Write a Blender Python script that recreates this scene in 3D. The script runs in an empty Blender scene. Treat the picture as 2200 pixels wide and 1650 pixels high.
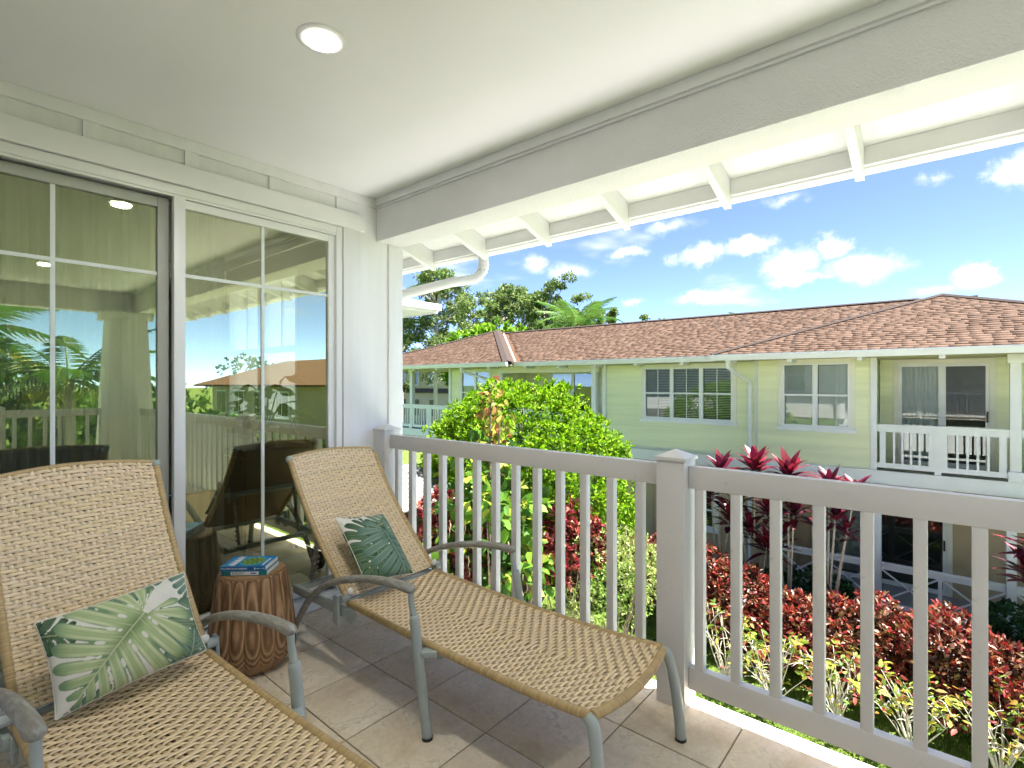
import bpy, bmesh, math, random
import numpy as np
from mathutils import Vector, Matrix

random.seed(7)
rng = np.random.default_rng(11)
S = bpy.context.scene
COL = S.collection
R = math.radians

# ------------------------------------------------------------------ camera
cam_d = bpy.data.cameras.new('camera')
cam_d.sensor_width = 36.0
cam_d.lens = 36.0 * 1110.0 / 2200.0
cam_d.shift_y = -0.0014
cam_d.clip_start = 0.02
cam_d.clip_end = 1500.0
cam = bpy.data.objects.new('camera', cam_d)
COL.objects.link(cam)
cam.location = (0.0, 0.0, 1.4)
cam.rotation_euler = (R(90), 0, R(40.26))
S.camera = cam

# ------------------------------------------------------------------ render settings, exposure
S.render.engine = 'CYCLES'
S.cycles.use_denoising = True
try:
    S.cycles.denoiser = 'OPENIMAGEDENOISE'
except Exception:
    pass
S.cycles.use_adaptive_sampling = True
S.cycles.adaptive_threshold = 0.02
S.cycles.max_bounces = 6
S.cycles.diffuse_bounces = 4
S.cycles.glossy_bounces = 4
S.cycles.transparent_max_bounces = 8
S.cycles.transmission_bounces = 4
S.cycles.sample_clamp_indirect = 6.0
S.cycles.caustics_reflective = False
S.cycles.caustics_refractive = False
S.view_settings.view_transform = 'Standard'
S.view_settings.look = 'None'
S.view_settings.gamma = 1.0
S.view_settings.use_curve_mapping = False
S.view_settings.exposure = 4.05

# ------------------------------------------------------------------ sun and sky
SUNV = Vector((0.35, 0.362, 1.0)).normalized()
sun_d = bpy.data.lights.new('sun', 'SUN')
sun_d.energy = 2.0
sun_d.angle = R(0.53)
sun_d.color = (1.0, 0.965, 0.91)
sun = bpy.data.objects.new('sun', sun_d)
COL.objects.link(sun)
sun.rotation_euler = (-SUNV).to_track_quat('-Z', 'Y').to_euler()
sun.location = (10, 10, 30)

W = bpy.data.worlds.new('World')
S.world = W
W.use_nodes = True
W.cycles.sampling_method = 'MANUAL'
W.cycles.sample_map_resolution = 512
wt = W.node_tree
wt.nodes.clear()
def wn(kind, **kw):
    n = wt.nodes.new(kind)
    for k, v in kw.items():
        setattr(n, k, v)
    return n
def wl(a, b):
    wt.links.new(a, b)
def wmath(op, a, b=None, c=None):
    n = wn('ShaderNodeMath', operation=op)
    for i, v in enumerate((a, b, c)):
        if v is None:
            continue
        if isinstance(v, (int, float)):
            n.inputs[i].default_value = v
        else:
            wl(v, n.inputs[i])
    return n.outputs[0]
def wvec(op, a, b=None):
    n = wn('ShaderNodeVectorMath', operation=op)
    for i, v in enumerate((a, b)):
        if v is None:
            continue
        if isinstance(v, (tuple, list)):
            n.inputs[i].default_value = v
        else:
            wl(v, n.inputs[i])
    return n
wout = wn('ShaderNodeOutputWorld')
wbg = wn('ShaderNodeBackground')
wbg.inputs['Strength'].default_value = 0.05
sky = wn('ShaderNodeTexSky', sky_type='NISHITA')
sky.sun_disc = False
sky.sun_elevation = math.asin(SUNV.z)
sky.sun_rotation = math.atan2(SUNV.x, SUNV.y)
sky.altitude = 0
sky.air_density = 0.17
sky.dust_density = 0.1
sky.ozone_density = 2.0
tc = wn('ShaderNodeTexCoord')
dirv = wvec('NORMALIZE', tc.outputs['Generated']).outputs[0]
sp = wn('ShaderNodeSeparateXYZ')
wl(dirv, sp.inputs[0])
az = wmath('ARCTAN2', sp.outputs[0], sp.outputs[1])
el = wmath('ARCSINE', sp.outputs[2])
cmb = wn('ShaderNodeCombineXYZ')
wl(az, cmb.inputs[0]); wl(el, cmb.inputs[1])
def wnoise(vec, scale, detail, rough=0.55):
    n = wn('ShaderNodeTexNoise')
    n.inputs['Scale'].default_value = scale
    n.inputs['Detail'].default_value = detail
    n.inputs['Roughness'].default_value = rough
    wl(vec, n.inputs['Vector'])
    return n
# drifting cumulus: each entry azimuth, elevation, half width, half height in degrees
CUM = [(-27.81, 13.93, 3.28, 1.03, .8), (-37.68, 12.68, 2.67, 1.24, .75), (-33.83, 11.98, 3.22, 1.23, .6), (-20.2, 13.07, 3.4, 1.5, 1),
       (-15.6, 13.5, 3.6, 1.15, 1), (-12.1, 11.5, 3.3, 1.95, 1), (-8.6, 12.6, 2.2, 1.2, 1), (-6.0, 10.57, 4.3, 1.7, 1),
       (-11.07, 10.04, 4.07, .87, .8), (-19.4, 8.75, 4.6, 1.15, .9), (-.91, 8.01, 2.49, .96, .55), (1.7, 8.7, 2.2, 1.2, 1),
       (-23.47, 16.21, 3.81, 1.07, .6), (-12.47, 17.35, 2.79, .77, .5), (-1.22, 17.19, 1.61, .77, .5), (4.2, 16.4, 2.0, 1.9, 1), (-27.08, 8.58, 1.58, .66, .6)]
n1 = wnoise(cmb.outputs[0], 20.0, 6.0, 0.66)
wob = wvec('SUBTRACT', n1.outputs['Color'], (0.5, 0.5, 0.5)).outputs[0]
wob = wvec('MULTIPLY', wob, (0.11, 0.055, 0.0)).outputs[0]
pos = wvec('ADD', cmb.outputs[0], wob).outputs[0]
acc = None
for a, e, hw, hh, st in CUM:
    d = wvec('SUBTRACT', pos, (R(a), R(e), 0)).outputs[0]
    d = wvec('MULTIPLY', d, (1 / R(hw), 1 / R(hh), 0)).outputs[0]
    ln = wvec('LENGTH', d).outputs['Value']
    v = wmath('MULTIPLY', wmath('SUBTRACT', 1.0, ln), st)
    acc = v if acc is None else wmath('MAXIMUM', acc, v)
# thin scattered cloud over the whole sky
zz = wmath('ADD', wmath('MAXIMUM', sp.outputs[2], 0.0), 0.12)
pl = wn('ShaderNodeCombineXYZ')
wl(wmath('DIVIDE', sp.outputs[0], zz), pl.inputs[0])
wl(wmath('DIVIDE', sp.outputs[1], zz), pl.inputs[1])
n2 = wnoise(wvec('ADD', pl.outputs[0], (7.3, 4.1, 0.0)).outputs[0], 0.9, 4.0, 0.6)
thin = wmath('MULTIPLY', wmath('SUBTRACT', n2.outputs['Fac'], 0.575), 4.0)
mr = wn('ShaderNodeMapRange', interpolation_type='SMOOTHSTEP')
mr.inputs['From Min'].default_value = 0.0
mr.inputs['From Max'].default_value = 0.9
wl(acc, mr.inputs['Value'])
mr2 = wn('ShaderNodeMapRange', interpolation_type='SMOOTHSTEP')
mr2.inputs['From Min'].default_value = 0.0
mr2.inputs['From Max'].default_value = 0.8
mr2.inputs['To Max'].default_value = 0.9
wl(thin, mr2.inputs['Value'])
above = wmath('GREATER_THAN', sp.outputs[2], 0.0)
dens = wmath('MULTIPLY', wmath('MAXIMUM', mr.outputs[0], mr2.outputs[0]), above)
shade = wn('ShaderNodeMapRange')
shade.inputs['From Min'].default_value = 0.0
shade.inputs['From Max'].default_value = 0.8
wl(wmath('MAXIMUM', acc, thin), shade.inputs['Value'])
ccol = wn('ShaderNodeMix', data_type='RGBA')
wl(shade.outputs[0], ccol.inputs[0])
ccol.inputs[6].default_value = (1.5, 1.6, 1.72, 1)
ccol.inputs[7].default_value = (2.5, 2.5, 2.5, 1)
hsv = wn('ShaderNodeHueSaturation')
hsv.inputs['Saturation'].default_value = 0.98
hsv.inputs['Hue'].default_value = 0.5
hsv.inputs['Value'].default_value = 1.0
wl(sky.outputs[0], hsv.inputs['Color'])
mixs = wn('ShaderNodeMix', data_type='RGBA')
wl(dens, mixs.inputs[0])
wl(hsv.outputs[0], mixs.inputs[6])
wl(ccol.outputs[2], mixs.inputs[7])
wl(mixs.outputs[2], wbg.inputs['Color'])
wl(wbg.outputs[0], wout.inputs['Surface'])

# ------------------------------------------------------------------ helpers: materials
MATS = {}
def pmat(name, base, rough=0.6, var=0.12, vscale=6.0, bump=0.0, bscale=120.0, metallic=0.0, spec=0.5,
         stretch=(1, 1, 1), attr=False, translucent=0.0, dirt=None, objrand=0.0, detail=4.0):
    if name in MATS:
        return MATS[name]
    m = bpy.data.materials.new(name)
    m.use_nodes = True
    nt = m.node_tree
    nt.nodes.clear()
    N = nt.nodes.new
    L = nt.links.new
    out = N('ShaderNodeOutputMaterial')
    b = N('ShaderNodeBsdfPrincipled')
    b.inputs['Roughness'].default_value = rough
    b.inputs['Metallic'].default_value = metallic
    b.inputs['Specular IOR Level'].default_value = spec
    tcn = N('ShaderNodeTexCoord')
    mp = N('ShaderNodeMapping')
    mp.inputs['Scale'].default_value = stretch
    src = tcn.outputs['Object']
    oi = None
    if objrand:
        oi = N('ShaderNodeObjectInfo')
        va = N('ShaderNodeVectorMath'); va.operation = 'MULTIPLY_ADD'
        cx = N('ShaderNodeCombineXYZ')
        for i in range(3):
            L(oi.outputs['Random'], cx.inputs[i])
        L(cx.outputs[0], va.inputs[0])
        va.inputs[1].default_value = (37.0, 91.0, 53.0)
        L(src, va.inputs[2])
        src = va.outputs[0]
    L(src, mp.inputs['Vector'])
    nz = N('ShaderNodeTexNoise')
    nz.inputs['Scale'].default_value = vscale
    nz.inputs['Detail'].default_value = detail
    L(mp.outputs[0], nz.inputs['Vector'])
    mul = N('ShaderNodeMapRange')
    mul.inputs['From Min'].default_value = 0.3
    mul.inputs['From Max'].default_value = 0.7
    mul.inputs['To Min'].default_value = 1 - var
    mul.inputs['To Max'].default_value = 1 + var
    L(nz.outputs['Fac'], mul.inputs['Value'])
    fac = mul.outputs[0]
    if objrand:
        m3 = N('ShaderNodeMapRange')
        m3.inputs['To Min'].default_value = 1 - objrand
        m3.inputs['To Max'].default_value = 1 + objrand
        L(oi.outputs['Random'], m3.inputs['Value'])
        mm = N('ShaderNodeMath'); mm.operation = 'MULTIPLY'
        L(fac, mm.inputs[0]); L(m3.outputs[0], mm.inputs[1])
        fac = mm.outputs[0]
    sc = N('ShaderNodeVectorMath'); sc.operation = 'SCALE'
    if attr:
        at = N('ShaderNodeVertexColor'); at.layer_name = 'Col'
        L(at.outputs['Color'], sc.inputs[0])
    else:
        sc.inputs[0].default_value = base
    L(fac, sc.inputs['Scale'])
    colr = sc.outputs[0]
    if dirt:
        dcol, dscale, lo, hi, amt = dirt
        dn = N('ShaderNodeTexNoise'); dn.inputs['Scale'].default_value = dscale; dn.inputs['Detail'].default_value = 8
        dn.inputs['Roughness'].default_value = 0.65
        L(mp.outputs[0], dn.inputs['Vector'])
        dr = N('ShaderNodeMapRange'); dr.inputs['From Min'].default_value = lo; dr.inputs['From Max'].default_value = hi
        dr.inputs['To Max'].default_value = amt
        L(dn.outputs['Fac'], dr.inputs['Value'])
        dm = N('ShaderNodeMix'); dm.data_type = 'RGBA'
        L(dr.outputs[0], dm.inputs[0]); L(colr, dm.inputs[6]); dm.inputs[7].default_value = (*dcol, 1)
        colr = dm.outputs[2]
    L(colr, b.inputs['Base Color'])
    if bump:
        bn = N('ShaderNodeTexNoise'); bn.inputs['Scale'].default_value = bscale; bn.inputs['Detail'].default_value = 3
        L(mp.outputs[0], bn.inputs['Vector'])
        bp = N('ShaderNodeBump'); bp.inputs['Strength'].default_value = bump; bp.inputs['Distance'].default_value = 0.01
        L(bn.outputs['Fac'], bp.inputs['Height'])
        L(bp.outputs[0], b.inputs['Normal'])
    if translucent:
        tr = N('ShaderNodeBsdfTranslucent')
        L(colr, tr.inputs['Color'])
        mx = N('ShaderNodeMixShader'); mx.inputs[0].default_value = translucent
        L(b.outputs[0], mx.inputs[1]); L(tr.outputs[0], mx.inputs[2])
        L(mx.outputs[0], out.inputs['Surface'])
    else:
        L(b.outputs[0], out.inputs['Surface'])
    MATS[name] = m
    return m

def glassmat(name, refl=0.35, tint=(0.8, 0.86, 0.78), gloss=(0.93, 1.0, 0.86), rough=0.0, wave=0.0):
    if name in MATS:
        return MATS[name]
    m = bpy.data.materials.new(name); m.use_nodes = True
    nt = m.node_tree; nt.nodes.clear(); N = nt.nodes.new; L = nt.links.new
    out = N('ShaderNodeOutputMaterial')
    tr = N('ShaderNodeBsdfTransparent'); tr.inputs['Color'].default_value = (*tint, 1)
    gl = N('ShaderNodeBsdfGlossy'); gl.inputs['Color'].default_value = (*gloss, 1); gl.inputs['Roughness'].default_value = rough
    fr = N('ShaderNodeFresnel'); fr.inputs['IOR'].default_value = 1.5
    md = N('ShaderNodeMath'); md.operation = 'ADD'; md.use_clamp = True
    L(fr.outputs[0], md.inputs[0]); md.inputs[1].default_value = refl
    if wave:
        tcn = N('ShaderNodeTexCoord')
        nz = N('ShaderNodeTexNoise'); nz.inputs['Scale'].default_value = 2.5; nz.inputs['Detail'].default_value = 1
        L(tcn.outputs['Object'], nz.inputs['Vector'])
        bp = N('ShaderNodeBump'); bp.inputs['Strength'].default_value = wave; bp.inputs['Distance'].default_value = 0.004
        L(nz.outputs['Fac'], bp.inputs['Height']); L(bp.outputs[0], gl.inputs['Normal'])
    mx = N('ShaderNodeMixShader')
    L(md.outputs[0], mx.inputs[0]); L(tr.outputs[0], mx.inputs[1]); L(gl.outputs[0], mx.inputs[2])
    L(mx.outputs[0], out.inputs['Surface'])
    MATS[name] = m
    return m

def emat(name, color, strength):
    if name in MATS:
        return MATS[name]
    m = bpy.data.materials.new(name); m.use_nodes = True
    nt = m.node_tree; nt.nodes.clear()
    o = nt.nodes.new('ShaderNodeOutputMaterial'); e = nt.nodes.new('ShaderNodeEmission')
    e.inputs['Color'].default_value = (*color, 1); e.inputs['Strength'].default_value = strength
    nt.links.new(e.outputs[0], o.inputs['Surface'])
    MATS[name] = m
    return m

# ------------------------------------------------------------------ helpers: meshes
class MB:
    def __init__(s):
        s.v = []; s.f = []; s.c = []
    def box(s, x0, x1, y0, y1, z0, z1, M=None):
        n = len(s.v)
        p = [(x0, y0, z0), (x1, y0, z0), (x1, y1, z0), (x0, y1, z0), (x0, y0, z1), (x1, y0, z1), (x1, y1, z1), (x0, y1, z1)]
        if M is not None:
            p = [tuple(M @ Vector(q)) for q in p]
        s.v += p
        s.f += [(n, n + 3, n + 2, n + 1), (n + 4, n + 5, n + 6, n + 7), (n, n + 1, n + 5, n + 4), (n + 1, n + 2, n + 6, n + 5), (n + 2, n + 3, n + 7, n + 6), (n + 3, n, n + 4, n + 7)]
        return s
    def bar(s, a, b, w, h, up=(0, 0, 1)):
        a = Vector(a); b = Vector(b)
        d = b - a; L = d.length; d.normalize()
        up = Vector(up)
        sd = d.cross(up)
        if sd.length < 1e-6:
            sd = d.cross(Vector((1, 0, 0)))
        sd.normalize(); u = sd.cross(d)
        M = Matrix((( d.x, sd.x, u.x, a.x), (d.y, sd.y, u.y, a.y), (d.z, sd.z, u.z, a.z), (0, 0, 0, 1)))
        return s.box(0, L, -w / 2, w / 2, -h / 2, h / 2, M)
    def poly(s, pts):
        n = len(s.v); s.v += [tuple(p) for p in pts]; s.f.append(tuple(range(n, n + len(pts)))); return s
    def prism(s, pts, off):
        n = len(s.v); k = len(pts); off = Vector(off)
        s.v += [tuple(p) for p in pts] + [tuple(Vector(p) + off) for p in pts]
        s.f.append(tuple(range(n + k - 1, n - 1, -1))); s.f.append(tuple(range(n + k, n + 2 * k)))
        for i in range(k):
            j = (i + 1) % k
            s.f.append((n + i, n + j, n + k + j, n + k + i))
        return s
    def tube(s, pts, rad, seg=10, cap=True, flat=1.0):
        pts = [Vector(p) for p in pts]; K = len(pts)
        if isinstance(rad, (int, float)):
            rad = [rad] * K
        n0 = len(s.v)
        d0 = (pts[1] - pts[0]).normalized()
        ref = Vector((0, 0, 1)) if abs(d0.z) < 0.9 else Vector((1, 0, 0))
        u = d0.cross(ref).normalized()
        for i in range(K):
            if i == 0: d = pts[1] - pts[0]
            elif i == K - 1: d = pts[-1] - pts[-2]
            else: d = pts[i + 1] - pts[i - 1]
            d.normalize()
            u = (u - d * u.dot(d))
            if u.length < 1e-6: u = d.orthogonal()
            u.normalize(); w = d.cross(u)
            for k in range(seg):
                a = 2 * math.pi * k / seg
                q = pts[i] + (u * math.cos(a) + w * math.sin(a) * flat) * rad[i]
                s.v.append((q.x, q.y, q.z))
        for i in range(K - 1):
            for k in range(seg):
                a = n0 + i * seg + k; b = n0 + i * seg + (k + 1) % seg
                s.f.append((a, b, b + seg, a + seg))
        if cap:
            s.f.append(tuple(n0 + k for k in range(seg - 1, -1, -1)))
            s.f.append(tuple(n0 + (K - 1) * seg + k for k in range(seg)))
        return s
    def lathe(s, prof, seg=24, cx=0, cy=0, fn=None):
        n0 = len(s.v)
        for r, z in prof:
            for k in range(seg):
                a = 2 * math.pi * k / seg
                rr = fn(r, z, a) if fn else r
                s.v.append((cx + rr * math.cos(a), cy + rr * math.sin(a), z))
        for i in range(len(prof) - 1):
            for k in range(seg):
                a = n0 + i * seg + k; b = n0 + i * seg + (k + 1) % seg
                s.f.append((a, b, b + seg, a + seg))
        s.f.append(tuple(n0 + k for k in range(seg - 1, -1, -1)))
        s.f.append(tuple(n0 + (len(prof) - 1) * seg + k for k in range(seg)))
        return s
    def mesh(s, name, mat=None, bev=0.0, smooth=False):
        me = bpy.data.meshes.new(name)
        me.from_pydata(s.v, [], s.f)
        if bev:
            bm = bmesh.new(); bm.from_mesh(me)
            bmesh.ops.bevel(bm, geom=list(bm.edges), offset=bev, segments=2, profile=0.6, affect='EDGES', clamp_overlap=True)
            bm.to_mesh(me); bm.free()
            smooth = 'ang'
        if smooth:
            me.polygons.foreach_set('use_smooth', [True] * len(me.polygons))
            if smooth == 'ang':
                try: me.set_sharp_from_angle(angle=R(40))
                except Exception: pass
        if mat: me.materials.append(mat)
        me.update()
        return me
    def build(s, name, mat=None, parent=None, bev=0.0, smooth=False, loc=None):
        return link(name, s.mesh(name, mat, bev, smooth), parent, loc)

def link(name, me, parent=None, loc=None):
    o = bpy.data.objects.new(name, me)
    COL.objects.link(o)
    if parent is not None: o.parent = parent
    if loc is not None: o.location = loc
    return o
def tag(o, label=None, cat=None, group=None, kind=None):
    if label: o['label'] = label
    if cat: o['category'] = cat
    if group: o['group'] = group
    if kind: o['kind'] = kind
    return o
def thing(name, label, cat, loc=(0, 0, 0), rz=0.0, group=None):
    o = bpy.data.objects.new(name, None); COL.objects.link(o)
    o.empty_display_size = 0.1
    o.location = loc; o.rotation_euler = (0, 0, rz)
    return tag(o, label, cat, group)
def npmesh(name, V, F4=None, F3=None, mat=None, colors=None, smooth=True):
    """fast mesh from numpy: V (n,3), quads (m,4), tris (k,3); colors per vertex (n,3)"""
    me = bpy.data.meshes.new(name)
    V = np.asarray(V, np.float32)
    me.vertices.add(len(V)); me.vertices.foreach_set('co', V.ravel())
    F4 = np.zeros((0, 4), np.int32) if F4 is None else np.asarray(F4, np.int32)
    F3 = np.zeros((0, 3), np.int32) if F3 is None else np.asarray(F3, np.int32)
    loops = np.concatenate([F4.ravel(), F3.ravel()])
    me.loops.add(len(loops)); me.loops.foreach_set('vertex_index', loops)
    st = np.concatenate([np.arange(len(F4)) * 4, len(F4) * 4 + np.arange(len(F3)) * 3]).astype(np.int32)
    tot = np.concatenate([np.full(len(F4), 4), np.full(len(F3), 3)]).astype(np.int32)
    me.polygons.add(len(st)); me.polygons.foreach_set('loop_start', st); me.polygons.foreach_set('loop_total', tot)
    if smooth: me.polygons.foreach_set('use_smooth', np.ones(len(st), bool))
    if colors is not None:
        ca = me.color_attributes.new('Col', 'FLOAT_COLOR', 'POINT')
        c4 = np.ones((len(V), 4), np.float32); c4[:, :3] = colors
        ca.data.foreach_set('color', c4.ravel())
    me.update(calc_edges=True)
    me.validate()
    if mat: me.materials.append(mat)
    return me
# ------------------------------------------------------------------ materials of the porch
white = pmat('white_paint', (0.85, 0.845, 0.845), 0.5, 0.03, 3.0, bump=0.06, bscale=90)
ceilp = pmat('ceiling_paint', (0.88, 0.875, 0.88), 0.85, 0.015, 2.0, bump=0.04, bscale=220)
stucco = pmat('textured_paint', (0.82, 0.815, 0.81), 0.8, 0.025, 5.0, bump=0.55, bscale=110)
board = pmat('grooved_board_paint', (0.85, 0.845, 0.845), 0.55, 0.03, 4.0, bump=0.25, bscale=60, stretch=(4, 4, 0.25))
vinyl = pmat('white_vinyl', (0.66, 0.64, 0.625), 0.38, 0.02, 3.0, dirt=((0.35, 0.33, 0.29), 22.0, 0.63, 0.72, 0.4))
frame_m = pmat('door_frame_vinyl', (0.84, 0.84, 0.82), 0.35, 0.02, 3.0)
grout = pmat('grout', (0.24, 0.185, 0.13), 0.9, 0.2, 30)
rubber = pmat('black_rubber', (0.02, 0.02, 0.022), 0.6, 0.1, 20)

def travertine():
    m = bpy.data.materials.new('travertine_tile'); m.use_nodes = True
    nt = m.node_tree; nt.nodes.clear(); N = nt.nodes.new; L = nt.links.new
    out = N('ShaderNodeOutputMaterial'); b = N('ShaderNodeBsdfPrincipled')
    t = N('ShaderNodeTexCoord'); oi = N('ShaderNodeObjectInfo')
    cx = N('ShaderNodeCombineXYZ'); L(oi.outputs['Random'], cx.inputs[0]); L(oi.outputs['Random'], cx.inputs[1])
    va = N('ShaderNodeVectorMath'); va.operation = 'MULTIPLY_ADD'
    L(cx.outputs[0], va.inputs[0]); va.inputs[1].default_value = (43, 71, 0); L(t.outputs['Object'], va.inputs[2])
    def nz(scale, det, rough=0.6, dist=0.0):
        n = N('ShaderNodeTexNoise'); n.inputs['Scale'].default_value = scale; n.inputs['Detail'].default_value = det
        n.inputs['Roughness'].default_value = rough; n.inputs['Distortion'].default_value = dist
        L(va.outputs[0], n.inputs['Vector']); return n
    a = nz(3.2, 5, 0.6, 0.8); v = nz(6.0, 9, 0.62, 1.2); g = nz(40, 6, 0.7)
    r = N('ShaderNodeValToRGB'); L(a.outputs['Fac'], r.inputs[0])
    e = r.color_ramp.elements
    e[0].position = 0.3; e[0].color = (0.64, 0.51, 0.35, 1)
    e[1].position = 0.72; e[1].color = (0.84, 0.75, 0.61, 1)
    x = e.new(0.5); x.color = (0.78, 0.67, 0.515, 1)
    # thin wandering veins where the noise crosses one half
    ab = N('ShaderNodeMath'); ab.operation = 'SUBTRACT'; L(v.outputs['Fac'], ab.inputs[0]); ab.inputs[1].default_value = 0.5
    ab2 = N('ShaderNodeMath'); ab2.operation = 'ABSOLUTE'; L(ab.outputs[0], ab2.inputs[0])
    mr_ = N('ShaderNodeMapRange'); mr_.inputs['From Max'].default_value = 0.02; mr_.inputs['To Min'].default_value = 0.42; mr_.inputs['To Max'].default_value = 0.0
    L(ab2.outputs[0], mr_.inputs['Value'])
    msk = N('ShaderNodeMath'); msk.operation = 'MULTIPLY'; L(mr_.outputs[0], msk.inputs[0])
    mk = N('ShaderNodeMapRange'); mk.inputs['From Min'].default_value = 0.45; mk.inputs['From Max'].default_value = 0.62; L(a.outputs['Fac'], mk.inputs['Value'])
    L(mk.outputs[0], msk.inputs[1])
    mx = N('ShaderNodeMix'); mx.data_type = 'RGBA'; L(msk.outputs[0], mx.inputs[0]); L(r.outputs[0], mx.inputs[6]); mx.inputs[7].default_value = (0.20, 0.15, 0.10, 1)
    gm = N('ShaderNodeMapRange'); gm.inputs['From Min'].default_value = 0.3; gm.inputs['From Max'].default_value = 0.7; gm.inputs['To Min'].default_value = 0.88; gm.inputs['To Max'].default_value = 1.1
    L(g.outputs['Fac'], gm.inputs['Value'])
    sc = N('ShaderNodeVectorMath'); sc.operation = 'SCALE'; L(mx.outputs[2], sc.inputs[0]); L(gm.outputs[0], sc.inputs['Scale'])
    L(sc.outputs[0], b.inputs['Base Color'])
    rr = N('ShaderNodeMapRange'); rr.inputs['To Min'].default_value = 0.3; rr.inputs['To Max'].default_value = 0.5; L(v.outputs['Fac'], rr.inputs['Value'])
    L(rr.outputs[0], b.inputs['Roughness'])
    bp = N('ShaderNodeBump'); bp.inputs['Strength'].default_value = 0.12; bp.inputs['Distance'].default_value = 0.01; L(v.outputs['Fac'], bp.inputs['Height'])
    L(bp.outputs[0], b.inputs['Normal']); L(b.outputs[0], out.inputs['Surface'])
    return m
trav = travertine()

XW, YB, YE, XE = -3.10, -0.62, 2.29, 2.92      # wall, wall behind, floor edge, far end of the porch
CZ = 2.69                                     # ceiling height
# ------------------------------------------------------------------ floor and its tiles
fl = MB().box(XW - .2, XE + .12, YB - .1, YE - .006, -0.30, -0.0045).build('porch_floor', grout)
tag(fl, kind='structure')
PT = 0.388
tcache = {}
ix0 = int(math.floor((XW + 2.58) / PT)); ix1 = int(math.ceil((XE + 2.58) / PT))
iy0 = int(math.floor((YB - 1.51) / PT)); iy1 = int(math.ceil((YE - 1.51) / PT))
for i in range(ix0, ix1):
    for j in range(iy0, iy1):
        x0 = max(-2.58 + i * PT, XW + .002); x1 = min(-2.58 + (i + 1) * PT, XE + .11)
        y0 = max(1.51 + j * PT, YB + .002); y1 = min(1.51 + (j + 1) * PT, YE)
        w, h = x1 - x0 - .006, y1 - y0 - .006
        if w < .02 or h < .02: continue
        k = (round(w, 3), round(h, 3))
        if k not in tcache:
            tcache[k] = MB().box(-w / 2, w / 2, -h / 2, h / 2, -0.010, 0.0).mesh('tile', trav, bev=0.0018)
        link('tile', tcache[k], fl, ((x0 + x1) / 2, (y0 + y1) / 2, random.uniform(-.0006, .0006)))
MB().box(XW - .2, XE + .12, YE - .005, YE + .02, -0.42, -0.012).build('rim_board', white, fl, bev=.004)

# ------------------------------------------------------------------ ceiling
ce = MB().box(XW - .1, XE + .6, YB - .1, 2.30, CZ, CZ + .12).build('porch_ceiling', ceilp)
tag(ce, kind='structure')

# ------------------------------------------------------------------ house wall with the sliding door opening
DY0, DY1, DZ1 = -0.06, 1.90, 2.436
wl_ = MB()
wl_.box(XW - .14, XW, DY1, 2.392, -.0, CZ)
wl_.box(XW - .14, XW, YB - .1, DY0, -.0, CZ)
wl_.box(XW - .14, XW, DY0, DY1, DZ1, CZ)
wall = wl_.build('house_wall', board)
tag(wall, kind='structure')
MB().box(XW + .0, XW + .022, YB, 2.168, 2.628, CZ - .001).build('frieze_board', board, wall, bev=.002)
for yb in (-.30, .145, .578, 1.0, 1.444, 1.885):
    MB().box(XW + .0, XW + .018, yb - .033, yb + .033, 2.545, 2.627).build('batten', board, wall, bev=.0015)
MB().box(XW, XW + .03, YB, 2.064, 2.437, 2.545).build('header_board', white, wall, bev=.004)
MB().box(XW, XW + .02, 1.903, 2.035, 0.0, 2.4365).build('door_casing', board, wall, bev=.003)
MB().box(XW, XW + .016, 2.27, 2.392, 0.0, 2.395).build('corner_board', board, wall, bev=.003)
wb = MB().box(XW - .1, XE + .1, YB - .14, YB, -.2, CZ).build('house_wall_behind', board)
tag(wb, kind='structure')
MB().box(XW + .04, XE - .02, YB, YB + .02, 0, .14).build('base_board', white, wb, bev=.003)

# ------------------------------------------------------------------ beam along the open side, and the beam at the end
bm_ = MB().box(XW + .002, XE + .03, 2.171, 2.39, 2.396, CZ + .05)
beam = bm_.build('porch_beam', stucco, bev=.006); tag(beam, kind='structure')
MB().box(XW + .024, XE - .2, 2.145, 2.17, CZ - .052, CZ - .0005).build('trim', white, beam, bev=.003)
MB().box(XW + .024, XE - .2, 2.159, 2.1705, CZ - .066, CZ - .0525).build('trim', white, beam, bev=.002)
be = MB().box(XE - .19, XE + .03, YB, 2.168, 2.396, CZ + .05).build('porch_end_beam', stucco, bev=.006); tag(be, kind='structure')

# ------------------------------------------------------------------ eave: deck, rafters, fascia
def eave_z(y):        # underside of the roof deck
    return 2.505 + (2.955 - y) * 0.333
ev = MB()
ev.prism([(-12, 2.30, eave_z(2.30)), (-12, 3.05, eave_z(3.05)), (-12, 3.05, eave_z(3.05) + .05), (-12, 2.30, eave_z(2.30) + .05)], (12 + XE + .75, 0, 0))
eave = ev.build('roof_eave', white); tag(eave, kind='structure')
MB().box(-12, XE + .75, 2.93, 2.955, 2.425, 2.512).build('fascia', white, eave, bev=.003)
rme = MB().prism([(-.019, 2.385, 2.545), (-.019, 2.945, 2.358), (-.019, 2.955, 2.36), (-.019, 2.955, 2.42), (-.019, 2.929, 2.43), (-.019, 2.929, eave_z(2.929) - .001), (-.019, 2.385, eave_z(2.385) - .001)], (.038, 0, 0)).mesh('rafter', white, bev=.003)
xr = -2.764
for k in range(-10, 11):
    link('rafter', rme, eave, (xr + k * .6096, 0, 0))
# roof over the porch so that no sun leaks in, end eave
MB().box(XW - 6, XE + .75, -4.0, 2.31, 2.86, 2.95).build('roof_deck', white, eave)
MB().box(XE + .06, XE + .75, -4, 2.93, 2.52, 2.56).build('soffit', white, eave)
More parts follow.
